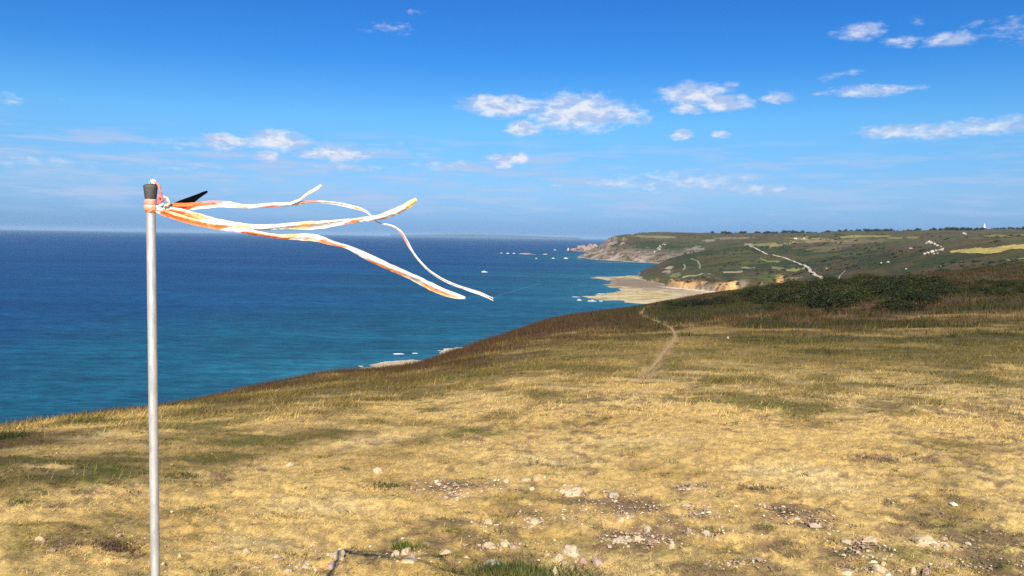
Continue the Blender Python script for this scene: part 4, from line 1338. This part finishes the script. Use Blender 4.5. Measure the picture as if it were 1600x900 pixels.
# ------------------------------------------------------------------ stones and gravel in the foreground
STONES = [  # photo x, y (where it meets the turf), width px, height px, material, label
    (822, 752, 16, 8, 'p', 'rounded pale stone, left one of a touching pair in mid turf'),
    (841, 750, 15, 7, 'p', 'rounded pale stone, right one of a touching pair in mid turf'),
    (790, 754, 13, 7, 'p', 'small pale stone just left of the touching pair'),
    (897, 776, 36, 15, 'p', 'large lumpy pale rock poking out of the turf'),
    (882, 773, 20, 8, 'p', 'low flat stone against the left of the large lumpy rock'),
    (588, 740, 18, 9, 'p', 'half buried pale stone on the left of mid turf'),
    (453, 728, 14, 6, 'p', 'small pale stone near a green patch left of centre'),
    (617, 871, 20, 14, 'p', 'angular pale stone just above the streamer shadow'),
    (634, 866, 20, 12, 'p', 'slanted pale stone leaning behind the angular one'),
    (638, 880, 24, 11, 'o', 'tan flat stone lying across the streamer shadow'),
    (694, 866, 24, 9, 'p', 'smooth pale stone between the shadow and dry turf'),
    (764, 856, 22, 12, 'p', 'round cream stone at the left of a pebble heap'),
    (790, 854, 22, 13, 'p', 'jagged pale stone on the right of the pebble heap'),
    (776, 886, 52, 10, 'g', 'long low grey slab behind the green weeds'),
    (893, 868, 28, 22, 'g', 'tall pointed greenish white rock near the bottom edge'),
    (874, 878, 22, 12, 'p', 'pale rock running down from the pointed rock'),
    (866, 899, 14, 13, 'p', 'upright cream stone on the bottom edge right of the weeds'),
    (935, 882, 20, 13, 'v', 'rounded purple grey stone beside the pointed rock'),
    (912, 878, 12, 10, 'v', 'small dark purple stone between the two larger ones'),
    (1454, 852, 36, 13, 'p', 'wide white slab alone in turf at the lower right'),
    (1476, 851, 14, 6, 'p', 'little white stone touching the right of the wide slab'),
    (1363, 845, 24, 7, 'p', 'flat white stone left of the wide white slab'),
    (1327, 849, 22, 5, 'p', 'thin pale stone farther left of the flat white one'),
    (1382, 885, 10, 7, 'p', 'small cream stone above a flat one near the bottom right'),
    (1377, 895, 20, 9, 'p', 'cream stone beneath the small one near the bottom right'),
    (1328, 899, 24, 7, 'p', 'white stone cut by the bottom edge of the picture'),
    (1428, 896, 10, 9, 'p', 'small pale stone below the wide white slab'),
    (1450, 896, 18, 9, 'v', 'brown grey stone on the bottom edge below the slab'),
    (527, 873, 24, 14, 'p', 'slanted pale stone beside the shadow of the pole top'),
    (519, 889, 18, 12, 'v', 'purplish stone half covered by the pole shadow'),
    (59, 845, 14, 8, 'p', 'white stone alone at the far left of the turf'),
    (279, 872, 10, 8, 'p', 'white stone right of the pole foot'),
    (384, 865, 12, 8, 'p', 'cream stone on the turf farther right of the pole'),
    (254, 883, 8, 5, 'p', 'tiny pale stone touching the pole in view'),
    (1012, 831, 14, 11, 'g', 'upright grey stone above the scattered pebbles'),
    (996, 845, 14, 11, 'p', 'pinkish cream stone among the scattered pebbles'),
    (971, 848, 24, 11, 'g', 'flat grey stone at the left of the scattered pebbles'),
    (985, 846, 12, 6, 'p', 'small cream stone between the flat grey and the pinkish one'),
    (1050, 857, 14, 9, 'p', 'pale stone at the right end of the scattered pebbles'),
    (1076, 832, 12, 9, 'v', 'lilac grey stone standing alone right of centre'),
    (1105, 837, 18, 8, 'g', 'low grey stone right of the lilac one'),
    (960, 777, 18, 7, 'g', 'grey blue stone level with the large lumpy rock'),
    (834, 819, 18, 8, 'g', 'low grey stone above the pointed rock'),
    (803, 856, 12, 6, 'v', 'flat lilac stone right of the pebble heap'),
    (478, 888, 14, 8, 'g', 'dull grey stone in turf left of the pole shadow'),
    (431, 872, 14, 7, 'g', 'dull grey stone on the turf between pole and shadow'),
    (832, 766, 12, 6, 'p', 'small pale stone below the touching pair'),
    (762, 818, 14, 9, 'p', 'cream stone on bare turf above the pebble heap'),
    (728, 872, 12, 5, 'p', 'small tan stone on the shadow line right of the smooth one'),
    (1138, 529, 5, 4, 'p', 'far pale stone on the dark grass right of the footpath'),
]
MS = {'p': M_STONE, 'g': M_STONE_G, 'v': M_STONE_P, 'o': M_STONE}
for i, (px, py, wpx, hpx, kd, lb) in enumerate(STONES):
    p = hit(px, min(py, 905))
    D_ = math.hypot(p[0], p[1]); s = D_ / F_PX
    a = wpx * s * .52; hz_ = hpx * s * .78
    tall = hpx > wpx * .85
    bm_ = lump(700 + i, 1, 1, 1, 3, .38)
    for v in bm_.verts:
        if tall:
            k_ = max(.4, 1 - .5 * max(0, v.co.z)); v.co.x = v.co.x * k_ + .3 * v.co.z; v.co.y *= k_
        v.co = Vector((v.co.x * a, v.co.y * a * .8, v.co.z * hz_ * (1.25 if tall else 1)))
    me_ = bm_mesh('stone', bm_, MS[kd])
    o = link('stone', me_, None, (p[0], p[1] + a * .6, float(G(p[0], p[1] + a * .6)) - hz_ * .02))
    o.rotation_euler = (0, random.uniform(-.15, .15), random.uniform(-.5, .5))
    tag(o, lb, 'stone', 'stones lying in the dry turf')

# gravel and chips in the bare patches
rs = np.random.default_rng(31)
GR = [(1087, 763, 36, 8, 170), (1092, 800, 34, 12, 210), (1010, 845, 60, 12, 260), (775, 855, 40, 8, 150), (700, 760, 90, 12, 240), (715, 772, 30, 14, 160), (880, 875, 40, 14, 120), (1350, 860, 40, 14, 170), (1330, 848, 40, 6, 60),
      (1370, 888, 40, 8, 120), (1280, 815, 40, 12, 160), (1210, 800, 40, 12, 120), (920, 800, 90, 18, 220), (960, 775, 50, 8, 90), (830, 820, 26, 10, 110), (1120, 835, 60, 8, 120), (1150, 882, 60, 6, 110), (1460, 850, 50, 8, 90),
      (1480, 882, 90, 10, 130), (900, 770, 30, 8, 70), (1000, 800, 90, 20, 180), (760, 820, 40, 10, 70), (500, 870, 60, 16, 80), (440, 885, 60, 12, 70), (640, 870, 60, 10, 70), (560, 800, 60, 10, 50), (820, 750, 60, 8, 60), (1180, 760, 60, 8, 60), (350, 830, 160, 60, 70), (1400, 780, 200, 60, 130), (1550, 840, 60, 50, 60)]
gp = []
for (px, py, a, b, n) in GR:
    p = hit(px, py); q, q2 = hit(px, py - b), hit(px, py + b)
    wx = a / F_PX * p[1] * .6; wy = .5 * abs(q[1] - q2[1]) * .6
    qx = p[0] + rs.normal(size=n) * wx; qy = p[1] + rs.normal(size=n) * wy
    gp.append(np.stack([qx, qy, G(qx, qy)], 1))
n = 6500
qx, qy = wedge(n, 3.4, 15, 38, 1.0, rs, 4.0)
zq = zones(qx, qy)
kp = rs.random(n) < .05 + .9 * zq['soil']
qx, qy = qx[kp], qy[kp]
gp.append(np.stack([qx, qy, G(qx, qy)], 1))
n_set = sum(len(g_) for g_ in gp[:-1])
gp = np.vstack(gp)
bmi = bmesh.new(); bmesh.ops.create_icosphere(bmi, subdivisions=1, radius=1.0)
iv = np.array([v.co[:] for v in bmi.verts]); jf = np.array([[v.index for v in f.verts] for f in bmi.faces]); bmi.free()
ng = len(gp)
sz = rs.lognormal(-5.25, .55, ng) * (1 + .02 * np.hypot(gp[:, 0], gp[:, 1])); sz[n_set:] *= .75
jit = rs.uniform(.6, 1.35, (ng, len(iv), 1))
ang = rs.uniform(0, 6.28, ng)
sc3 = np.stack([rs.uniform(.8, 1.5, ng), rs.uniform(.6, 1.1, ng), rs.uniform(.35, .7, ng)], 1)
L_ = iv[None] * jit * sc3[:, None] * sz[:, None, None]
X_ = L_[:, :, 0] * np.cos(ang)[:, None] - L_[:, :, 1] * np.sin(ang)[:, None]
Y_ = L_[:, :, 0] * np.sin(ang)[:, None] + L_[:, :, 1] * np.cos(ang)[:, None]
V_ = np.stack([X_, Y_, L_[:, :, 2]], -1) + gp[:, None] + np.array([0, 0, .002])
F_ = jf[None] + (np.arange(ng) * len(iv))[:, None, None]
pal = np.array([[.54, .44, .29], [.42, .33, .23], [.62, .53, .38], [.33, .23, .16], [.40, .29, .21], [.24, .16, .11], [.30, .21, .14]])
cg = pal[rs.integers(0, len(pal), ng)] * rs.uniform(.75, 1.2, (ng, 1))
M_CHIP = tint_mat('stone_chips', .9, [(120., 4.)], None, noise_amt=.25)
tag(link('gravel', np_mesh('gravel', V_.reshape(-1, 3), F_.reshape(-1, 3), M_CHIP, np.repeat(cg, len(iv), 0))), kind='stuff', label='pale stone chips scattered over the bare soil')


def plant(px, py, n, h0, h1, spread, colr, lb, name, cat, wmul=1.0, lean=(.1, 1.0)):
    p = hit(px, min(py, 903)); rs = np.random.default_rng(int(px))
    q = rs.normal(size=(n, 2)) * spread * .5
    P = np.stack([q[:, 0], q[:, 1] * .6, np.zeros(n)], 1)
    z0 = float(G(p[0], p[1]))
    P[:, 2] = G(P[:, 0] + p[0], P[:, 1] + p[1]) - z0 - .006
    h = rs.uniform(h0, h1, n); wd = rs.uniform(.004, .009, n) * wmul
    c = np.array(colr)[None] * rs.uniform(.6, 1.5, (n, 1))
    V_, F_, C_ = blades(P, h, wd, rs.uniform(*lean, n), rs.uniform(0, 6.28, n), c, rs=rs)
    tag(link(name, np_mesh(name, V_, F_, M_BLADE, C_), None, (p[0], p[1], z0)), lb, kind='stuff')


plant(818, 899, 1500, .03, .085, .34, (.115, .125, .035), 'bright green weeds at the bottom edge below the grey slab', 'green_weed', 'weed', 1.5)
plant(783, 893, 500, .03, .09, .12, (.075, .085, .025), 'darker green weed clump just in front of the grey slab', 'green_weed', 'weed', 1.6)
plant(182, 857, 380, .012, .035, .17, (.12, .075, .05), 'dry dark brown tuft of heather left of the pole', 'dry_tuft', 'plant', 1.2)
plant(285, 744, 260, .02, .05, .20, (.10, .10, .03), 'dark olive tuft close to the right of the pole', 'grass_tuft', 'plant', 1.3)
plant(634, 857, 260, .03, .08, .10, (.12, .14, .03), 'small green tuft growing behind the slanted pale stone', 'grass_tuft', 'plant', 1.2)
plant(606, 760, 260, .02, .05, .20, (.075, .085, .025), 'dark green tuft right of the half buried pale stone', 'grass_tuft', 'plant', 1.4)
plant(5, 684, 260, .06, .16, .35, (.05, .06, .02), 'dark green tuft at the left edge by the sea', 'grass_tuft', 'plant', 2.0)
plant(1385, 718, 420, .012, .035, .55, (.14, .085, .055), 'long dry brown tuft across the turf on the right', 'dry_tuft', 'plant', 1.6)
plant(1190, 762, 300, .012, .035, .26, (.12, .08, .05), 'small dry brown tuft right of the centre pebbles', 'dry_tuft', 'plant', 1.4)

# ------------------------------------------------------------------ pole with stopper
P_tip = hit(541, 861); P_lo = hit(515, 900)
ua = (P_tip - P_lo)[:2]; ua /= np.linalg.norm(ua)
dpole = pix_dir(239, 600)
# where the line of the shadow meets the upright plane through the pole
Am = np.array([[dpole[0], ua[0]], [dpole[1], ua[1]]])
tsol = np.linalg.solve(Am, P_tip[:2])
POLE = dpole[:2] * tsol[0]
DP = float(POLE[1])
top_w = at_depth(239, 308, DP)

def P_at(px, py, off=0.0):
    """a point in the upright plane through the pole, 'off' metres nearer or farther"""
    return at_depth(px, py, DP + off)


PXM = DP / F_PX                                        # metres per photo pixel at the pole
M_STEEL, t, out = mat('galvanised_steel')
p = t.n('ShaderNodeTexCoord').outputs['Object']
na = t.noise(t.v('MULTIPLY', p, (1, 1, .25)), 60., 5., .6); nb = t.noise(t.v('MULTIPLY', p, (1, 1, 1)), 320., 4., .6)
c = t.mix(t.rng(na, .35, .65), (.50, .51, .50, 1), (.62, .62, .60, 1)); c = t.mix(t.m('MULTIPLY', t.rng(nb, .55, .7), .35), c, (.36, .36, .35, 1))
ns = t.noise(t.v('MULTIPLY', p, (1, 1, .04)), 420., 3., .6); c = t.mix(t.m('MULTIPLY', t.rng(ns, .60, .66), .45), c, (.27, .26, .25, 1))
nd_ = t.noise(p, 14., 5., .65); c = t.mix(t.m('MULTIPLY', t.rng(nd_, .52, .72), .35), c, (.40, .36, .30, 1))
bp = t.n('ShaderNodeBump', {'Height': nb, 'Strength': .25, 'Distance': .001})
t.set(out.inputs['Surface'], t.n('ShaderNodeBsdfPrincipled', {'Base Color': c, 'Metallic': .55, 'Roughness': t.rng(na, .3, .7, .42, .58), 'Normal': bp}))
M_RUBBER, t, out = mat('black_rubber')
p = t.n('ShaderNodeTexCoord').outputs['Object']
na = t.noise(p, 90., 5., .6)
t.set(out.inputs['Surface'], t.n('ShaderNodeBsdfPrincipled', {'Base Color': t.mix(t.rng(na, .35, .65), (.055, .057, .058, 1), (.085, .087, .085, 1)), 'Roughness': .65, 'Normal': t.n('ShaderNodeBump', {'Height': na, 'Strength': .3, 'Distance': .001})}))
M_BLACK, t, out = mat('black_plastic')
p = t.n('ShaderNodeTexCoord').outputs['Object']
t.set(out.inputs['Surface'], t.n('ShaderNodeBsdfPrincipled', {'Base Color': t.mix(t.noise(p, 120., 4.), (.002, .002, .003, 1), (.004, .004, .006, 1)), 'Roughness': .9, 'Specular IOR Level': 0.0}))
M_TAPE = tint_mat('barrier_tape', .45, [(160., 4.)], (260., .35, .002), .12, .3, noise_amt=.10)
M_CORD = tint_mat('tape_cord', .6, [(400., 3.)], (500., .5, .001), .2, noise_amt=.15)

gz0 = float(G(POLE[0], POLE[1]))
r_p = 7.0 * PXM
pole = empty('marker_pole', (POLE[0], POLE[1], gz0)); tag(pole, 'thin galvanised metal pole with a black rubber stopper on top', 'pole')
z_of = lambda py: float(at_depth(239, py, DP)[2]) - gz0
Vv, Ff = lathe([(r_p, -.25), (r_p, .3), (r_p, .9), (r_p * .99, z_of(309))], 40)
link('shaft', np_mesh('shaft', Vv, Ff, M_STEEL, smooth=True), pole)
Vv, Ff = lathe([(.001, z_of(312)), (7.9 * PXM, z_of(312)), (8.5 * PXM, z_of(311)), (10.2 * PXM, z_of(294)), (10.7 * PXM, z_of(291.5)), (10.3 * PXM, z_of(290)), (7.5 * PXM, z_of(288.2)), (3 * PXM, z_of(287.6)), (.001, z_of(287.6))], 40)
st = link('stopper', np_mesh('stopper', Vv, Ff, M_RUBBER, smooth=True), pole)
bm_ = bmesh.new()
bmesh.ops.create_cone(bm_, cap_ends=True, segments=6, radius1=3.4 * PXM, radius2=3.2 * PXM, depth=3.6 * PXM)
for v in bm_.verts: v.co.z += z_of(287.6) + 1.8 * PXM
link('bolt', bm_mesh('bolt', bm_, M_STEEL), st)

WHITE_T = np.array([.68, .665, .63]); ORANGE_T = np.array([.80, .185, .050]); PINK_T = np.array([.80, .27, .22]); TAN_T = np.array([.54, .39, .23])  # TAN_T paints the tan shade of the tape's folds into its colour


def tape(name, pts, bands, seed, parent=None, fold=.26, off=0.0, n=170, cross=8, ends=True, mat_=None):
    """a strip of thin tape blown out flat by the wind: pts = (x, y, apparent width) in the plane of the pole"""
    pts = np.array(pts, float)
    tt = np.r_[0, np.cumsum(np.hypot(np.diff(pts[:, 0]), np.diff(pts[:, 1])))]
    t2 = np.linspace(0, tt[-1], n)
    cx = np.interp(t2, tt, pts[:, 0]); cy = np.interp(t2, tt, pts[:, 1]); wv_ = np.interp(t2, tt, pts[:, 2])
    kk = np.hanning(9)[1:-1]; kk /= kk.sum()
    for _ in range(2):
        cx[3:-3] = np.convolve(cx, kk, 'valid'); cy[3:-3] = np.convolve(cy, kk, 'valid'); wv_[3:-3] = np.convolve(wv_, kk, 'valid')
    wv_ = 1.14 * wv_ * (1 + .22 * (fbm(t2 / 9, t2 * 0 + seed, 1, 3, seed) - .5))
    tx = np.gradient(cx); ty = np.gradient(cy); L = np.hypot(tx, ty) + 1e-9
    nx_, ny_ = -ty / L, tx / L
    Vv = []; Cc = []
    for i in range(n):
        ph = t2[i] / 34 + seed + 2.2 * float(fbm(np.array([t2[i] / 50]), np.array([seed]), 1, 2, seed + 4)[0])
        for j in range(cross + 1):
            s_ = j / cross - .5
            px = cx[i] + nx_[i] * wv_[i] * s_; py = cy[i] + ny_[i] * wv_[i] * s_
            dep = fold * wv_[i] * (math.sin(ph + s_ * 5.5) * .55 + abs(s_ + .22 * math.sin(ph * .7)) * 1.5) * PXM
            dep += 6.0 * PXM * math.sin(t2[i] / 70 + seed * 1.7) * min(1, t2[i] / 60)
            dep += (float(vnoise(np.array([t2[i] / 5.]), np.array([s_ * 4 + seed]), seed)[0]) - .5) * .17 * wv_[i] * PXM
            Vv.append(P_at(px, py, off + dep))
            c_ = WHITE_T
            for (x0, x1, s0, s1, colr, soft) in bands:
                jit_ = (float(vnoise(np.array([t2[i] / 7.]), np.array([s_ * 3.]), seed + 9)[0]) - .5) * 10 + s_ * 14
                f = float(sst(np.array([px + jit_ - x0]), -.35 * soft, .35 * soft)[0] * sst(np.array([x1 - px - jit_]), -.35 * soft, .35 * soft)[0])
                f *= float(sst(np.array([s_ - s0]), -.12, .12)[0] * sst(np.array([s1 - s_]), -.12, .12)[0])
                c_ = c_ + (colr - c_) * f
            Cc.append(c_)
    me_ = np_mesh(name, Vv, grid_faces(n, cross + 1), mat_ or M_TAPE, np.array(Cc), smooth=False)
    return link(name, me_, parent)


# binding of tape wrapped round the pole under the stopper
wrap = empty('tape_binding', (POLE[0], POLE[1], gz0 + z_of(330))); tag(wrap, 'pink and orange tape wound round the pole top below the stopper', 'tape')
zb = gz0 + z_of(330)
def ring(name, y0, y1, dr, colr, seed, tilt=0.0, dent=.16):
    n, m_ = 56, 9; Vv, Cc = [], []
    for i in range(n):
        th = 2 * math.pi * i / n
        for j in range(m_):
            f = j / (m_ - 1)
            py = y0 + (y1 - y0) * f + tilt * math.cos(th) * 3 + (float(vnoise(np.array([math.cos(th) * 2 + seed]), np.array([math.sin(th) * 2 + f]), seed)[0]) - .5) * 2.4
            rr = r_p + dr * PXM * (.35 + math.sin(math.pi * f) * .8 + dent * 3 * (float(vnoise(np.array([math.cos(th) * 3 + f * 4]), np.array([math.sin(th) * 3 + seed]), seed + 2)[0]) - .5))
            Vv.append((rr * math.cos(th), rr * math.sin(th), gz0 + z_of(py) - zb)); Cc.append(colr * (.85 + .3 * random.random()))
    link(name, np_mesh(name, Vv, grid_faces(n, m_, wrap=True)[:, ::-1], M_TAPE, np.array(Cc), smooth=True), wrap)
ring('winding', 310, 317, 1.5, np.array([.72, .42, .33]), 1)
ring('winding', 314, 322.5, 2.3, PINK_T, 2, .25)
ring('winding', 319, 327.5, 2.6, np.array([.80, .52, .42]), 3, -.4)
ring('winding', 323, 332, 2.2, np.array([.84, .30, .14]), 4, .15)


def cord(name, pts, rad, colr, parent, origin, seed=1, n=46):
    """a twisted cord of scrunched tape through photo points at the pole (x, y, offset)"""
    pts = np.array(pts, float); tt = np.arange(len(pts)); t2 = np.linspace(0, len(pts) - 1, n)
    C3 = np.array([P_at(np.interp(q, tt, pts[:, 0]), np.interp(q, tt, pts[:, 1]), np.interp(q, tt, pts[:, 2])) for q in t2])
    for _ in range(2):
        C3[1:-1] = (C3[:-2] + 2 * C3[1:-1] + C3[2:]) / 4
    T = np.gradient(C3, axis=0); T /= np.linalg.norm(T, axis=1)[:, None] + 1e-12
    Vv, Cc = [], []
    for i in range(n):
        u = np.cross(T[i], [0.3, 1, .2]); u /= np.linalg.norm(u); v = np.cross(T[i], u)
        for j in range(9):
            th = 2 * math.pi * j / 8 + i * .25
            rr = rad * (1 + .30 * math.cos(2 * (th) + i * .5) + .35 * (random.random() - .5)) * PXM
            Vv.append(C3[i] + (u * math.cos(th) + v * math.sin(th)) * rr - origin); Cc.append(colr * (.8 + .4 * random.random()))
    return link(name, np_mesh(name, Vv, grid_faces(n, 9), M_CORD, np.array(Cc), smooth=True), parent)


O_ = np.array([POLE[0], POLE[1], zb])
cord('cord', [(239, 287, -.004), (243, 285, -.008), (247, 288, -.012), (249.5, 294, -.016), (250.5, 300, -.016), (252, 306, -.014), (250, 312, -.012), (247, 317, -.012)], 1.7, PINK_T, wrap, O_, 1)
cord('knot', [(248, 306, -.016), (253, 308, -.018), (254, 313, -.017), (250, 316, -.018), (247, 312, -.016), (251, 307, -.016), (255, 310, -.014)], 2.3, np.array([.82, .22, .20]), wrap, O_, 2)
cord('loop', [(254, 308, -.012), (259, 309, -.01), (263, 313, -.008), (265, 318, -.006), (262, 321, -.006), (256, 322, -.01)], 2.6, WHITE_T * .95, wrap, O_, 3)
cord('top_knot', [(236, 287.5, .0), (235.5, 284, -.004), (239, 281.8, -.006), (243, 283, -.006), (243.5, 287, -.006), (239.5, 286, -.010), (237, 284.5, -.008), (241, 282.5, 0)], 2.0, WHITE_T, wrap, O_, 4)

o = tape('streamer', [(244, 323, 7), (255, 322.5, 8), (275, 322, 9), (300, 322.5, 10), (320, 320, 10), (340, 318.5, 9.5), (360, 319.5, 8), (380, 322.5, 5.5), (400, 322, 5.5), (425, 320, 6.5), (445, 319.5, 5.5), (465, 318, 5),
                          (480, 315.5, 4), (500, 315, 3.2), (510, 316, 3.4), (530, 318.5, 4), (550, 323, 5), (565, 327, 4.5), (573, 329.8, 3), (578, 335, 2), (583, 342, 1.6), (590, 348, 1.8), (600, 350, 2), (610, 351.5, 2.2), (618, 355, 2.8), (627, 362, 3.2), (632, 371, 4),
                          (637, 381, 4.5), (643, 391, 3.2), (652, 404, 3), (660, 413, 3), (670, 423, 3), (685, 433, 3), (700, 441, 3.4), (715, 447, 3.2), (730, 451, 2.2), (748, 456, 2), (760, 461, 1.6), (771, 466.5, .8)],
         [(258, 306, -.6, .6, ORANGE_T, 3), (300, 336, -.6, .15, ORANGE_T, 6), (308, 345, -.6, -.1, PINK_T, 4), (372, 394, .0, .6, TAN_T, 3), (412, 440, .05, .6, PINK_T, 3), (462, 490, -.6, 0, ORANGE_T, 3), (555, 572, 0, .6, TAN_T, 3), (622, 641, -.2, .6, PINK_T, 3)], 3, off=.012, n=260)
tag(o, 'upper orange and white tape streamer with a long thin frayed tail', 'streamer', 'tape streamers blowing from the pole')
tape('torn_strip', [(455, 316.5, 2.5), (463, 314, 3), (470, 311.5, 3), (476, 306, 3.4), (483, 301, 3.6), (490, 297, 4), (496, 293.5, 4), (502, 288.5, 3)], [(474, 492, 0, .6, TAN_T, 3)], 5, o, off=.012, n=40)
tape('torn_strip', [(722, 449.5, 2.2), (735, 455, 2), (748, 459, 2.2), (758, 463, 1.8), (766, 467, 1.4), (771, 470, .6)], [], 6, o, off=.016, n=40)
tape('torn_strip', [(712, 447.5, 2), (728, 452.5, 1.6), (742, 456.5, 1.4), (752, 460.5, .8)], [], 8, o, off=.020, n=40)
o = tape('streamer', [(243, 325, 8), (252, 327.5, 10), (270, 331, 14), (290, 336, 15), (310, 341, 13), (330, 347, 14), (350, 350.5, 12), (370, 353.5, 11), (390, 355.5, 9.5), (410, 355.5, 8), (430, 354.5, 8), (450, 353, 8.5), (470, 352.5, 11), (490, 352, 12), (510, 350.5, 10),
                          (530, 347.5, 8), (550, 345, 6.8), (570, 342.5, 7), (590, 340, 7), (600, 337.5, 8.5), (615, 332, 9.5), (630, 325.5, 9.5), (643, 317, 8.5), (651, 311.5, 6)],
         [(262, 306, -.25, .6, ORANGE_T, 5), (290, 314, -.6, .1, np.array([.85, .50, .20]), 5), (352, 396, .05, .6, ORANGE_T, 4), (368, 392, -.3, .3, np.array([.85, .50, .20]), 5), (462, 486, -.6, .6, np.array([.84, .52, .27]), 4), (545, 568, -.2, .6, ORANGE_T, 4), (596, 612, .1, .6, TAN_T, 3), (634, 654, -.6, .5, np.array([.80, .52, .18]), 4)], 11, off=-.004, n=220)
tag(o, 'middle orange and white tape streamer curling up at its end', 'streamer', 'tape streamers blowing from the pole')
o = tape('streamer', [(244, 328, 6), (254, 332, 8), (270, 336.5, 10), (300, 346, 9), (330, 353, 7), (350, 356.5, 7.5), (380, 360, 8), (400, 364, 6.5), (420, 367.5, 6), (440, 370, 6), (460, 370, 8), (480, 370.5, 10.5), (495, 371.8, 9.5), (505, 375, 8.5), (520, 380, 6.5), (540, 384.5, 5), (552, 390, 6.5),
                          (565, 396.5, 8.5), (580, 404, 9.5), (595, 411, 9.5), (610, 418, 8.5), (625, 424, 8.5), (640, 431, 8.5), (655, 438, 9.5), (670, 446, 10.5), (685, 453, 10.5), (700, 459, 8.5), (715, 463, 7.5), (727, 465.5, 3)],
         [(250, 350, -.6, .6, ORANGE_T, 6), (258, 330, -.6, -.05, np.array([.86, .55, .30]), 8), (385, 458, -.1, .6, ORANGE_T, 5), (438, 462, -.6, .2, np.array([.85, .50, .20]), 4), (478, 502, .15, .6, TAN_T, 3), (500, 546, -.05, .6, ORANGE_T, 4), (585, 640, .10, .6, np.array([.86, .36, .15]), 6), (643, 658, -.3, .3, np.array([.5, .47, .42]), 3), (664, 716, .0, .6, np.array([.86, .40, .18]), 6)], 17, off=-.012, n=240)
tag(o, 'lowest orange and white tape streamer drooping towards the sea', 'streamer', 'tape streamers blowing from the pole')

# black pointed strip behind the tape
top_ = [(268, 318.2), (280, 313.4), (295, 308), (308, 303.2), (318, 299.2), (323, 297.8), (324.8, 299)]
bot_ = [(268, 319.5), (280, 321), (294, 320.5), (303, 317), (312, 309.5), (320, 304), (324.8, 300.6)]
Vv = []
for d_ in (.024, .028):
    for q in top_: Vv.append(P_at(*q, d_))
    for q in bot_: Vv.append(P_at(*q, d_))
m7 = len(top_); Ff = []
for i in range(m7 - 1):
    Ff.append((i, i + 1, m7 + i + 1, m7 + i)); Ff.append((2 * m7 + i, 3 * m7 + i, 3 * m7 + i + 1, 2 * m7 + i + 1))
    Ff.append((i, 2 * m7 + i, 2 * m7 + i + 1, i + 1)); Ff.append((m7 + i, m7 + i + 1, 3 * m7 + i + 1, 3 * m7 + i))
Ff += [(0, m7, 3 * m7, 2 * m7), (m7 - 1, 3 * m7 - 1, 4 * m7 - 1, 2 * m7 - 1)]
tag(link('black_strip', np_mesh('black_strip', Vv, Ff, M_BLACK)), 'black pointed strip sticking out from the pole top behind the tape', 'strip')

# ------------------------------------------------------------------ thin sea air
M_HAZE, t, out = mat('sea_air')
HAZE_DENSITY = 1.8e-5
t.set(out.inputs['Volume'], t.n('ShaderNodeVolumePrincipled', {'Color': (.50, .76, 1.0, 1), 'Density': HAZE_DENSITY, 'Anisotropy': 0.0}))
bm_ = bmesh.new(); bmesh.ops.create_cube(bm_, size=1.0)
for v in bm_.verts:
    v.co = Vector((v.co.x * 150000, v.co.y * 150000, -13 if v.co.z < 0 else 235))
hz_o = link('haze', bm_mesh('haze', bm_, M_HAZE)); tag(hz_o, kind='stuff', label='thin sea air')
